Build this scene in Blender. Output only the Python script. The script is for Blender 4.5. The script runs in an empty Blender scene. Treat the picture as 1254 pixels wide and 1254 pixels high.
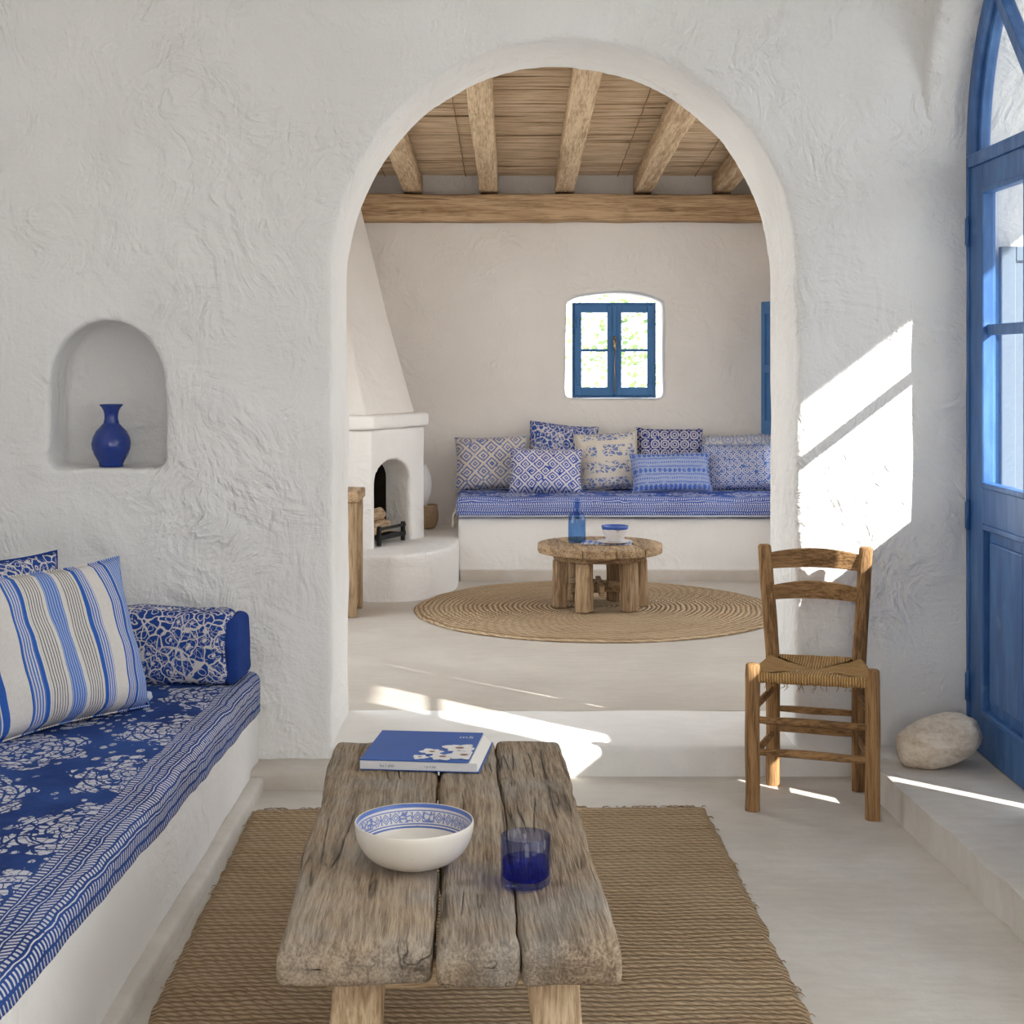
import bpy, bmesh, math, random
from mathutils import Vector, Matrix, noise
PI = math.pi
random.seed(7)
scene = bpy.context.scene
COL = scene.collection

# ------------------------------------------------------------------ node helpers
class V:
    """a socket (or a number) with arithmetic that grows Math nodes"""
    def __init__(s, nt, sock): s.nt = nt; s.s = sock
    def _m(s, op, *a):
        n = s.nt.nodes.new('ShaderNodeMath'); n.operation = op
        for i, x in enumerate((s,) + a):
            x = x.s if isinstance(x, V) else x
            if isinstance(x, (int, float)): n.inputs[i].default_value = x
            else: s.nt.links.new(x, n.inputs[i])
        return V(s.nt, n.outputs[0])
    def __add__(s, o): return s._m('ADD', o)
    def __radd__(s, o): return s._m('ADD', o)
    def __sub__(s, o): return s._m('SUBTRACT', o)
    def __rsub__(s, o): return V(s.nt, o)._m('SUBTRACT', s)
    def __mul__(s, o): return s._m('MULTIPLY', o)
    def __rmul__(s, o): return s._m('MULTIPLY', o)
    def __truediv__(s, o): return s._m('DIVIDE', o)
    def lt(s, o): return s._m('LESS_THAN', o)
    def gt(s, o): return s._m('GREATER_THAN', o)
    def sin(s): return s._m('SINE')
    def cos(s): return s._m('COSINE')
    def abs(s): return s._m('ABSOLUTE')
    def floor(s): return s._m('FLOOR')
    def frac(s): return s._m('FRACT')
    def sqrt(s): return s._m('SQRT')
    def pw(s, o): return s._m('POWER', o)
    def mn(s, o): return s._m('MINIMUM', o)
    def mx(s, o): return s._m('MAXIMUM', o)
    def atan2(s, o): return s._m('ARCTAN2', o)
    def ping(s, o): return s._m('PINGPONG', o)
    def clamp(s): return s.mx(0.0).mn(1.0)
    def step(s, lo, hi):
        n = s.nt.nodes.new('ShaderNodeMapRange'); n.interpolation_type = 'SMOOTHSTEP'
        s.nt.links.new(s.s, n.inputs['Value']); n.inputs['From Min'].default_value = lo; n.inputs['From Max'].default_value = hi
        return V(s.nt, n.outputs['Result'])

class M:
    """one procedural material under construction"""
    def __init__(s, name):
        s.mat = bpy.data.materials.new(name); s.mat.use_nodes = True
        s.nt = s.mat.node_tree; s.b = s.nt.nodes['Principled BSDF']; s.out = s.nt.nodes['Material Output']
    def n(s, t): return s.nt.nodes.new(t)
    def ln(s, a, b): s.nt.links.new(a.s if isinstance(a, V) else a, b)
    def obj(s): return s.n('ShaderNodeTexCoord').outputs['Object']
    def uv(s): return s.n('ShaderNodeTexCoord').outputs['UV']
    def rnd(s): return V(s.nt, s.n('ShaderNodeObjectInfo').outputs['Random'])
    def sep(s, v):
        n = s.n('ShaderNodeSeparateXYZ'); s.ln(v, n.inputs[0]); return [V(s.nt, o) for o in n.outputs]
    def comb(s, x, y, z=0.0):
        n = s.n('ShaderNodeCombineXYZ')
        for i, q in enumerate((x, y, z)):
            if isinstance(q, V): s.ln(q, n.inputs[i])
            else: n.inputs[i].default_value = q
        return n.outputs[0]
    def mapv(s, v, sc=(1, 1, 1), loc=(0, 0, 0), rot=(0, 0, 0)):
        n = s.n('ShaderNodeMapping'); s.ln(v, n.inputs['Vector'])
        n.inputs['Scale'].default_value = sc; n.inputs['Location'].default_value = loc; n.inputs['Rotation'].default_value = rot
        return n.outputs[0]
    def noise(s, v, scale, detail=3, rough=.55, dist=0.0, color=False):
        n = s.n('ShaderNodeTexNoise'); s.ln(v, n.inputs['Vector']); n.inputs['Scale'].default_value = scale
        n.inputs['Detail'].default_value = detail; n.inputs['Roughness'].default_value = rough; n.inputs['Distortion'].default_value = dist
        return n.outputs['Color'] if color else V(s.nt, n.outputs[0])
    def voro(s, v, scale, feature='F1', out='Distance', rand=1.0, dim='3D'):
        n = s.n('ShaderNodeTexVoronoi'); n.voronoi_dimensions = dim; n.feature = feature; s.ln(v, n.inputs['Vector'])
        n.inputs['Scale'].default_value = scale; n.inputs['Randomness'].default_value = rand
        return n.outputs['Color'] if out == 'Color' else V(s.nt, n.outputs[out])
    def warp(s, v, scale, amt):
        c = s.noise(v, scale, 2, color=True)
        a = s.n('ShaderNodeVectorMath'); a.operation = 'SUBTRACT'; s.ln(c, a.inputs[0]); a.inputs[1].default_value = (.5, .5, .5)
        b = s.n('ShaderNodeVectorMath'); b.operation = 'SCALE'; s.ln(a.outputs[0], b.inputs[0]); b.inputs['Scale'].default_value = amt
        d = s.n('ShaderNodeVectorMath'); d.operation = 'ADD'; s.ln(v, d.inputs[0]); s.ln(b.outputs[0], d.inputs[1])
        return d.outputs[0]
    def mix(s, f, a, b):
        n = s.n('ShaderNodeMix'); n.data_type = 'RGBA'
        for sock, q in ((n.inputs[0], f), (n.inputs[6], a), (n.inputs[7], b)):
            if isinstance(q, V): s.ln(q, sock)
            elif isinstance(q, (int, float)): sock.default_value = q
            elif isinstance(q, tuple): sock.default_value = (*q[:3], 1)
            else: s.ln(q, sock)
        return n.outputs[2]
    def ramp(s, f, stops, interp='LINEAR'):
        n = s.n('ShaderNodeValToRGB'); s.ln(f, n.inputs[0]); cr = n.color_ramp; cr.interpolation = interp
        while len(cr.elements) < len(stops): cr.elements.new(.5)
        for e, (p, c) in zip(cr.elements, stops): e.position = p; e.color = (*c, 1)
        return n.outputs[0]
    def bump(s, h, dist=.01, strength=1.0):
        n = s.n('ShaderNodeBump'); s.ln(h, n.inputs['Height']); n.inputs['Distance'].default_value = dist; n.inputs['Strength'].default_value = strength
        s.ln(n.outputs[0], s.b.inputs['Normal'])
    def done(s, col=None, rough=.8, spec=.3, metal=0.0):
        if col is not None:
            if isinstance(col, tuple): s.b.inputs['Base Color'].default_value = (*col, 1)
            else: s.ln(col, s.b.inputs['Base Color'])
        if isinstance(rough, V): s.ln(rough, s.b.inputs['Roughness'])
        else: s.b.inputs['Roughness'].default_value = rough
        s.b.inputs['Specular IOR Level'].default_value = spec; s.b.inputs['Metallic'].default_value = metal
        return s.mat

def lin(r, g, b):
    f = lambda c: (c / 12.92 if c <= .04045 else ((c + .055) / 1.055) ** 2.4)
    return (f(r / 255), f(g / 255), f(b / 255))

# ------------------------------------------------------------------ mesh helpers
class MB:
    def __init__(s): s.v = []; s.f = []; s.uvf = []
    def add(s, vs, fs, uvs=None):
        o = len(s.v); s.v += [tuple(p) for p in vs]
        for k, f in enumerate(fs):
            s.f.append([i + o for i in f]); s.uvf.append(uvs[k] if uvs else None)
        return s
    def xf(s, mat):
        s.v = [tuple(mat @ Vector(p)) for p in s.v]; return s
    def box(s, x0, x1, y0, y1, z0, z1):
        return s.add([(x, y, z) for z in (z0, z1) for y in (y0, y1) for x in (x0, x1)],
                     [(0, 2, 3, 1), (4, 5, 7, 6), (0, 1, 5, 4), (2, 6, 7, 3), (0, 4, 6, 2), (1, 3, 7, 5)])
    def prism(s, pts, axis, a0, a1):
        """extrude a 2-D outline (ccw) along an axis"""
        n = len(pts); mk = {'x': lambda p, a: (a, p[0], p[1]), 'y': lambda p, a: (p[0], a, p[1]), 'z': lambda p, a: (p[0], p[1], a)}[axis]
        vs = [mk(p, a0) for p in pts] + [mk(p, a1) for p in pts]
        return s.add(vs, [list(range(n))[::-1], list(range(n, 2 * n))] + [(i, (i + 1) % n, n + (i + 1) % n, n + i) for i in range(n)])
    def rbox(s, cx, cy, cz, sx, sy, sz, r=.01, seg=3, mx=.05):
        """a box with rounded edges, cut fine enough to be displaced"""
        h = (sx / 2, sy / 2, sz / 2); r = min(r, *[q * .98 for q in h])
        def samp(hh):
            inner = hh - r; n = max(1, int(math.ceil(2 * inner / mx)))
            a = [-hh + r * (1 - math.cos(PI / 2 * k / seg)) for k in range(seg)]
            return a + [-inner + 2 * inner * k / n for k in range(n + 1)] + [-q for q in a[::-1]]
        S = [samp(q) for q in h]; key = {}; vs = []; fs = []
        def vid(p):
            k = tuple(round(q, 6) for q in p)
            if k not in key:
                inn = [max(-(h[i] - r), min(h[i] - r, p[i])) for i in range(3)]
                d = Vector(p) - Vector(inn)
                if d.length > 1e-9: d = d.normalized() * r
                key[k] = len(vs); vs.append((inn[0] + d.x + cx, inn[1] + d.y + cy, inn[2] + d.z + cz))
            return key[k]
        for ax in range(3):
            u, w = (ax + 1) % 3, (ax + 2) % 3
            for sg in (-1, 1):
                for i in range(len(S[u]) - 1):
                    for j in range(len(S[w]) - 1):
                        q = []
                        for a, b in ((i, j), (i + 1, j), (i + 1, j + 1), (i, j + 1)):
                            p = [0, 0, 0]; p[ax] = sg * h[ax]; p[u] = S[u][a]; p[w] = S[w][b]; q.append(vid(p))
                        q = list(dict.fromkeys(q))
                        if len(q) > 2: fs.append(q if sg > 0 else q[::-1])
        return s.add(vs, fs)
    def tube(s, pts, rad, n=12, cap=True, squash=None):
        pts = [Vector(p) for p in pts]; rad = rad if isinstance(rad, (list, tuple)) else [rad] * len(pts)
        vs = []; fs = []; up = None
        for i, p in enumerate(pts):
            d = (pts[min(i + 1, len(pts) - 1)] - pts[max(i - 1, 0)]).normalized()
            if up is None: up = Vector((0, 0, 1)) if abs(d.z) < .9 else Vector((0, 1, 0))
            a = d.cross(up).normalized(); b = a.cross(d).normalized(); up = b
            for k in range(n):
                t = 2 * PI * k / n; q = (squash or (1, 1))
                vs.append(p + a * math.cos(t) * rad[i] * q[0] + b * math.sin(t) * rad[i] * q[1])
        for i in range(len(pts) - 1):
            for k in range(n): fs.append((i * n + k, i * n + (k + 1) % n, (i + 1) * n + (k + 1) % n, (i + 1) * n + k))
        if cap: fs.append(list(range(n))[::-1]); fs.append(list(range((len(pts) - 1) * n, len(pts) * n)))
        return s.add(vs, fs)
    def lathe(s, prof, n=48, c=(0, 0, 0)):
        """prof: (radius, z) list; uv = (angle 0..1, arc length in m)"""
        L = [0]
        for a, b in zip(prof, prof[1:]): L.append(L[-1] + math.hypot(b[0] - a[0], b[1] - a[1]))
        vs = []; idx = []
        for r, z in prof:
            if r < 1e-6: idx.append([len(vs)] * n); vs.append((c[0], c[1], c[2] + z))
            else:
                idx.append(list(range(len(vs), len(vs) + n)))
                vs += [(c[0] + r * math.cos(2 * PI * k / n), c[1] + r * math.sin(2 * PI * k / n), c[2] + z) for k in range(n)]
        fs = []; uvs = []
        for i in range(len(prof) - 1):
            for k in range(n):
                k2 = (k + 1) % n
                q = [(idx[i][k], k / n, L[i]), (idx[i][k2], (k + 1) / n, L[i]), (idx[i + 1][k2], (k + 1) / n, L[i + 1]), (idx[i + 1][k], k / n, L[i + 1])]
                seen = []; 
                for e in q:
                    if e[0] not in [z[0] for z in seen]: seen.append(e)
                if len(seen) > 2: fs.append([e[0] for e in seen]); uvs.append([(e[1], e[2]) for e in seen])
        return s.add(vs, fs, uvs)
    def jig(s, amt, freq, seed=0, oct=3):
        """handmade unevenness: move every point by fractal noise"""
        o = Vector((seed * 7.31, seed * 3.17, seed * 5.7)); out = []
        for p in s.v:
            q = Vector(p) * freq + o
            d = Vector((noise.fractal(q, 1, 2, oct), noise.fractal(q + Vector((31, 7, 3)), 1, 2, oct), noise.fractal(q + Vector((5, 41, 13)), 1, 2, oct)))
            out.append(tuple(Vector(p) + d * amt))
        s.v = out; return s
    def build(s, name, mat, parent=None, smooth=True, bevel=0, loc=None, solid=0, angle=None):
        me = bpy.data.meshes.new(name); me.from_pydata(s.v, [], s.f); 
        if any(u for u in s.uvf):
            L = me.uv_layers.new(name='UVMap'); i = 0
            for f, u in zip(s.f, s.uvf):
                for k in range(len(f)):
                    if u: L.data[i].uv = u[k]
                    i += 1
        me.validate(); bm = bmesh.new(); bm.from_mesh(me); bmesh.ops.recalc_face_normals(bm, faces=bm.faces); bm.to_mesh(me); bm.free()
        if smooth:
            for p in me.polygons: p.use_smooth = True
        o = bpy.data.objects.new(name, me); COL.objects.link(o)
        if mat: me.materials.append(mat)
        if parent: o.parent = parent
        if loc: o.location = loc
        if bevel:
            b = o.modifiers.new('bevel', 'BEVEL'); b.width = bevel; b.segments = 2; b.limit_method = 'ANGLE'; b.angle_limit = .6
        if solid:
            b = o.modifiers.new('solid', 'SOLIDIFY'); b.thickness = solid; b.offset = -1
        if smooth and (angle or bevel):
            try: me.set_sharp_from_angle(angle=angle or .7)
            except Exception: pass
        return o

def bake(o):
    """apply an object's modifiers"""
    dg = bpy.context.evaluated_depsgraph_get(); dg.update()
    me = bpy.data.meshes.new_from_object(o.evaluated_get(dg)); o.modifiers.clear(); o.data = me
    return o
def thing(name, label, cat, loc=(0, 0, 0), rot=(0, 0, 0), group=None, kind=None):
    o = bpy.data.objects.new(name, None); COL.objects.link(o); o.location = loc; o.rotation_euler = rot; o.empty_display_size = .1
    return tag(o, label, cat, group, kind)
def tag(o, label=None, cat=None, group=None, kind=None):
    if label: o['label'] = label
    if cat: o['category'] = cat
    if group: o['group'] = group
    if kind: o['kind'] = kind
    return o
def struct(o, label=None, cat=None): return tag(o, label, cat, None, 'structure')
# ------------------------------------------------------------------ materials
def plaster(name, c0, c1, amt=1.0):
    m = M(name); o = m.obj()
    big = m.noise(o, 1.3, 3); w = m.warp(o, 2.2, .55)
    st = m.noise(m.mapv(w, (6, 6, 2.2), rot=(0, .35, 0)), 3.0, 3, .5)
    st2 = m.noise(m.mapv(m.warp(o, 1.7, .8), (2.4, 4, 8), rot=(0, -.6, 0)), 2.6, 3, .5)
    rid = 1.0 - (m.noise(m.mapv(w, (1, 1, .45), rot=(0, .3, 0)), 13, 3, .5) - .5).abs() * 2.0
    zone = m.noise(o, 1.5, 2).step(.40, .62); rid = rid.pw(5.5) * m.noise(o, 3.4, 3).step(.46, .66)
    lump = m.noise(m.mapv(w, (1, 1, .6)), 5.0, 3, .5)
    fine = m.noise(o, 85, 3, .6)
    h = (st * .75 + st2 * .5) * (zone * .75 + .25) + lump * .55 + rid * (zone * .15 + .05) + fine * .09 + big * .8
    m.bump(h, .033 * amt, 1.0)
    col = m.mix(big.step(.3, .7), c0, c1)
    return m.done(col, .92, .15)
def wood(name, axis, dark, light, ring=9.0, deep=1.0, crack=.5, gray=None):
    """grain running along one axis"""
    m = M(name); o = m.obj(); r = m.rnd()
    sc = {'x': (.45, 9, 9), 'y': (9, .45, 9), 'z': (9, 9, .45)}[axis]
    offs = m.n('ShaderNodeVectorMath'); offs.operation = 'ADD'; m.ln(o, offs.inputs[0]); m.ln(m.comb(r * 9.0, r * 5.0, r * 7.0), offs.inputs[1])
    base = m.mapv(m.warp(offs.outputs[0], 2.2, .022), sc)
    g1 = m.noise(base, ring * .45, 5, .6, .35); g2 = m.noise(base, ring * 2.3, 4, .65); g3 = m.noise(base, ring * .12, 3)
    cr = 1.0 - m.noise(m.mapv(m.warp(offs.outputs[0], 2.6, .016), tuple(q * .6 for q in sc)), ring * .40, 2, .45)._m('SUBTRACT', .5).abs() * 2.0
    cr = cr.pw(34.0) * m.noise(offs.outputs[0], 5.0, 2).step(.50, .62) * crack
    kn = m.voro(m.warp(offs.outputs[0], 9, .05), 4.6).step(.15, .02) * .7
    f = (g1 * .5 + g2 * .75 + g3 * .3 - .28).clamp()
    col = m.mix(f.step(.30, .68), dark, light)
    if gray: col = m.mix(m.noise(o, 4.5, 3).step(.35, .7), col, m.mix(f.step(.3, .7), tuple(q * .45 for q in gray), gray))
    col = m.mix((cr * .8).clamp(), col, tuple(q * .3 for q in dark)); col = m.mix(kn * .55, col, tuple(q * .4 for q in dark))
    m.bump(g1 * .5 + g2 * .95 - cr * 1.0, .0055 * deep, 1.0)
    return m.done(col, .78, .25)
def simple(name, col, rough=.6, spec=.4, metal=0.0, var=.0, scale=20, bump=0.0):
    m = M(name); o = m.obj()
    if var: col = m.mix(m.noise(o, scale, 4), tuple(q * (1 - var) for q in col), tuple(min(1, q * (1 + var)) for q in col))
    if bump: m.bump(m.noise(o, scale * 2, 4), bump, 1.0)
    return m.done(col, rough, spec, metal)
def glass(name, col, edge=.35, rough=.03):
    """thin-walled coloured glass: tints what is behind it, reflects more towards its edges"""
    m = M(name); t = m.n('ShaderNodeBsdfTransparent'); g = m.n('ShaderNodeBsdfGlossy'); g.inputs['Roughness'].default_value = rough
    lw = m.n('ShaderNodeLayerWeight'); lw.inputs[0].default_value = .5; fc = V(m.nt, lw.outputs['Facing'])
    m.ln(m.mix(fc.pw(3.0) * .8, col, tuple(q ** 2.2 for q in col)), t.inputs[0])
    x = m.n('ShaderNodeMixShader'); m.ln(fc.pw(4.0) * edge + .035, x.inputs[0]); m.ln(t.outputs[0], x.inputs[1]); m.ln(g.outputs[0], x.inputs[2]); m.ln(x.outputs[0], m.out.inputs[0])
    return m.mat
def pane_glass(name):
    """thin window glass: clear with a faint sheen, lets sunlight through"""
    m = M(name); t = m.n('ShaderNodeBsdfTransparent'); g = m.n('ShaderNodeBsdfGlossy'); g.inputs['Roughness'].default_value = .03
    t.inputs[0].default_value = (.95, .97, .98, 1); f = m.n('ShaderNodeLayerWeight'); f.inputs[0].default_value = .5
    x = m.n('ShaderNodeMixShader'); m.ln(V(m.nt, f.outputs['Facing']).pw(3.5) * .45 + .03, x.inputs[0]); m.ln(t.outputs[0], x.inputs[1]); m.ln(g.outputs[0], x.inputs[2]); m.ln(x.outputs[0], m.out.inputs[0])
    return m.mat

WHITE0, WHITE1 = (.80, .785, .765), (.86, .85, .835)
P = {}
P['plaster'] = plaster('white_lime_plaster', WHITE0, WHITE1)
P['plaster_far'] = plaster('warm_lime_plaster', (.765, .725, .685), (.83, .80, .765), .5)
P['plaster_smooth'] = plaster('smooth_lime_plaster', (.80, .785, .765), (.86, .845, .825), .45)
def cement(name, c0, c1, rough=.6):
    m = M(name); o = m.obj(); a = m.noise(m.warp(o, 1.4, .5), 2.4, 5, .62); b = m.noise(m.mapv(o, (1, 3, 1)), 9, 4); c = m.noise(o, 90, 2)
    col = m.mix((a * .7 + b * .3).step(.33, .68), c0, c1)
    col = m.mix(m.noise(o, 160, 1).step(.68, .76) * .35, col, tuple(q * .72 for q in c0))
    m.bump(a * .9 + b * .3 + c * .06, .008, .8)
    return m.done(col, (a * .35 + (rough - .15)).clamp(), .35)
P['floor'] = cement('pale_cement_floor', (.53, .485, .43), (.635, .595, .54), .55)
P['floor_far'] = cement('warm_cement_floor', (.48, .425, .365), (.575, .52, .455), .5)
P['tread'] = cement('limewashed_cement', (.76, .735, .70), (.84, .82, .79), .75)
P['skirt'] = cement('bare_cement_skirting', (.52, .46, .40), (.62, .57, .51), .8)
P['ledge'] = cement('step_cement', (.57, .53, .48), (.68, .645, .60), .75)
WEA_D, WEA_L, WEA_G = lin(112, 92, 72), lin(184, 162, 136), lin(178, 166, 152)
for ax in 'xyz':
    P['wea_' + ax] = wood('weathered_timber_' + ax, ax, WEA_D, WEA_L, 9, 1.5, 1.0, WEA_G)
    P['raw_' + ax] = wood('raw_timber_' + ax, ax, lin(150, 122, 92), lin(212, 188, 156), 7, .8, .45)
    P['beam_' + ax] = wood('old_beam_timber_' + ax, ax, lin(142, 110, 78), lin(206, 176, 140), 5, .9, .8)
    P['chair_' + ax] = wood('waxed_brown_timber_' + ax, ax, lin(100, 72, 46), lin(176, 136, 92), 8, .45, .25)
    P['tab_' + ax] = wood('grey_brown_timber_' + ax, ax, lin(114, 90, 68), lin(188, 160, 126), 7, .8, .6)
def blue_paint():
    m = M('blue_door_paint'); o = m.obj(); a = m.noise(m.mapv(o, (6, 6, 1.2)), 3, 5, .6); b = m.noise(o, 40, 3)
    col = m.mix(a.step(.35, .7), lin(50, 92, 150), lin(76, 120, 176))
    col = m.mix((m.noise(o, 9, 4).step(.62, .72)) * .3, col, lin(126, 158, 198))
    m.bump(a * .6 + b * .2, .0015, .8); return m.done(col, .42, .45)
P['blue'] = blue_paint()
P['blue_far'] = simple('weathered_blue_paint', lin(66, 118, 172), .5, .4, 0, .12, 8)
P['pane'] = pane_glass('clear_pane')
P['iron'] = simple('dark_iron', (.035, .034, .034), .6, .4, .6, .3, 30, .001)
P['soot'] = simple('soot', (.022, .018, .016), .95, .1, 0, .4, 9, .004)
P['brass'] = simple('aged_brass', lin(196, 172, 128), .35, .5, .9)
P['log'] = wood('split_log', 'y', lin(132, 100, 72), lin(216, 190, 158), 6, 1.2, .5)

# jute, woven in straight rows (object x across the rug, y along it)
def jute(name, round_=False):
    m = M(name); o = m.obj(); w = m.warp(m.warp(o, 4, .035), 30, .014); x, y, z = m.sep(w)
    if round_:
        r = (x * x + y * y).sqrt(); a = x.atan2(y); v = r / .026; u = a * 13.0
    else:
        v = y / .023; u = x / .030
    row = v.floor(); fr = v.frac()
    prof = (fr * PI).sin()
    tw = ((u + row * .41 + (fr - .5) * .9) * PI).sin().abs()
    h = prof * .55 + tw * prof * .8
    fib = m.noise(m.mapv(w, (50, 130, 60)) if not round_ else w, 2.4 if not round_ else 120, 4, .7)
    tone = m.noise(m.comb(x * .8, y * 6.0) if not round_ else m.comb(r * 14.0, a * .8), 1.6, 4, .65); blot = m.noise(o, 3.0, 3)
    col = m.ramp((h * .36 + fib * .42 + tone * .36 + blot * .2 - .20).clamp(), [(0.0, lin(78, 58, 42)), (.28, lin(154, 124, 94)), (.54, lin(202, 172, 136)), (1.0, lin(232, 212, 182))])
    m.bump(h * 1.0 + fib * .6 + tone * .5, .014, 1.0)
    return m.done(col, .9, .12)
P['jute'] = jute('woven_jute'); P['jute_round'] = jute('coiled_jute', True)

NAVY, NAVY2 = lin(34, 56, 112), lin(50, 80, 144)
CREAM = lin(222, 216, 208)
def weave(m, o, amt=.0015):
    x, y, z = m.sep(m.mapv(o, (1, 1, 1)))
    return (m.noise(o, 260, 2) * .7 + m.noise(o, 14, 3) * 1.2), amt
# indigo batik cloth: uv in metres, u along the bench, v across from the wall to the hem
def batik(name, FOLD, navy, navy2, cream, k=1.0, med=True):
    m = M(name); uv = m.uv(); wu = m.warp(uv, 14, .014); u, v, _ = m.sep(wu)
    cloth = m.noise(uv, 3.5, 4)
    ground = m.mix(cloth.step(.3, .7), navy, navy2)
    # medallions on a staggered lattice
    S = .45 * k
    cu = u / S; rowi = (v / (S * .72)).floor(); cu = cu + rowi * .5
    fu = (cu.frac() - .5) * S; fv = ((v / (S * .72)).frac() - .5) * S * .72
    cell = m.noise(m.comb(cu.floor() * 3.7, rowi * 2.3), 1.7, 1)
    ang = fu.atan2(fv); r = (fu * fu + fv * fv * 1.7).sqrt()
    env = S * .43 * ((ang * 3.0 + cell * 9.0).cos().abs() * .34 + .50 + m.noise(uv, 22, 3) * .42)
    inside = (env - r).step(.0, .004)
    lace = m.voro(wu, 40 / k, 'DISTANCE_TO_EDGE'); cell_c = m.voro(wu, 40 / k, 'F1')
    petal = ((ang * 8.0 + (r * 60.0).sin() * 1.5).sin() * .5 + .5)
    ring = ((r / k * 2 * PI / .038).sin() * .5 + .5)
    cr_ = m.sep(m.voro(wu, 40 / k, out='Color'))[0]
    motif = lace.step(.03, .065) * cr_.gt(.12) * (1.0 - (cell_c.step(.26, .20) * cr_.gt(.6)))
    motif = (motif * (1.0 - petal.step(.10, .04) * .8) * (1.0 - ring.step(.14, .07) * .8)).step(.45, .55)
    med_m = inside * motif
    # small sprigs between
    sp = m.voro(m.mapv(wu, (1, 1.5, 1)), 17 / k, 'F1'); spr = (sp.step(.30, .24) * m.voro(wu, 75 / k, 'DISTANCE_TO_EDGE').step(.03, .07)) * (r.gt(S * .33)) * m.noise(uv, 7, 2).step(.44, .5)
    pat = med_m.mx(spr)
    # border along the fold and down the hem
    d = v - (FOLD - .075 * k)
    inb = d.gt(0.0)
    tick = lambda f, sl, ph=0.0: ((u / (.0165 * k) + d * sl + ph).frac() - .5).abs().lt(f)
    def band(a, b): return d.gt(a * k) * d.lt(b * k)
    jit = m.noise(uv, 70, 2).gt(.33)
    bord = band(.003, .022) * tick(.24, 16.) + band(.026, .029) + band(.034, .046) * tick(.25, -40.) + band(.052, .068) * tick(.22, 30.) + band(.073, .076) \
        + band(.081, .101) * tick(.26, -22.) + band(.106, .118) * tick(.27, 44., .3) + band(.124, .127) + band(.132, .152) * tick(.22, 14.) + band(.160, .182) * tick(.17, -30.)
    bord = bord.mn(1.0) * jit
    mask = (pat * (1.0 - inb)).mx(bord * inb)
    col = m.mix(mask * .9, ground, cream)
    m.bump(m.noise(uv, 320, 2) * .5 + m.noise(uv, 9, 3) * 3.0 + mask * .2, .003, 1.0)
    return m.done(col, .88, .12)
P['batik'] = batik('indigo_batik_cloth', .905, NAVY, NAVY2, lin(206, 206, 214))

def floral(name, ink, ink2, cream, sc=26, th=.05, rot=.4):
    """cut-out blossoms and scrolls: object x, z in the cloth's plane"""
    m = M(name); o = m.mapv(m.obj(), (1, 1, 1), rot=(0, rot, 0)); w = m.warp(o, 16, .05)
    e = m.voro(w, sc, 'DISTANCE_TO_EDGE'); f1 = m.voro(w, sc, 'F1'); e2 = m.voro(w, sc * 2.3, 'DISTANCE_TO_EDGE'); n = m.noise(o, sc * .35, 2)
    blob = e.step(th, th + .04); core = f1.step(.22, .17) * n.gt(.5); rg = (f1 - .30).abs().step(.045, .02) * n.lt(.52)
    ink_m = (blob * (1.0 - core) * (1.0 - rg)) * (1.0 - e2.step(.05, .02) * n.step(.48, .55))
    col = m.mix(ink_m, cream, m.mix(m.noise(o, 9, 3), ink, ink2))
    m.bump(m.noise(o, 300, 2) * .5 + m.noise(o, 12, 3) * 2.5, .002, 1.0)
    return m.done(col, .9, .1)
P['floral_bolster'] = floral('indigo_floral_print', lin(30, 56, 122), lin(46, 82, 156), lin(206, 202, 202), 26, .034)
P['navy'] = simple('plain_indigo_cloth', lin(36, 62, 128), .9, .1, 0, .25, 12, .003)

# ticking stripes, by fractions of the cushion's width
def ticking():
    m = M('blue_ticking_stripe'); o = m.obj(); w = m.warp(o, 6, .012); x, y, z = m.sep(w); t = x / .54 + .5
    cream = lin(206, 200, 194); fineb = (t * 66.0).frac()
    def band(a, b): return t.gt(a) * t.lt(b)
    blue_b = band(.02, .075) + band(.19, .285) + band(.415, .505) + band(.635, .715) + band(.815, 1.2)
    blk_b = band(.295, .40) + band(.525, .625)
    solid = band(.045, .075) + band(.265, .285) + band(.635, .662) + band(.19, .20) + band(.865, .885) + band(.80, .812)
    ln_b = fineb.lt(.6) * blue_b.mn(1.0); ln_k = (t * 62.0).frac().lt(.36) * blk_b
    ft = band(.415, .505)
    col = m.mix(m.noise(o, 90, 2), cream, lin(220, 216, 212))
    col = m.mix(ft * .55, col, lin(104, 146, 214))
    col = m.mix(band(.90, 1.2) * .45, col, lin(130, 166, 224))
    col = m.mix(ln_b * .92, col, lin(66, 112, 190)); col = m.mix(solid.mn(1.0), col, lin(52, 96, 176)); col = m.mix(ln_k * .85, col, lin(66, 68, 84))
    rib = (z * 2 * PI / .004).sin()
    m.bump(rib * .12 + m.noise(o, 240, 2) * .5 + m.noise(o, 10, 3) * 2.0, .0022, 1.0)
    return m.done(col, .92, .1)
P['ticking'] = ticking()

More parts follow.
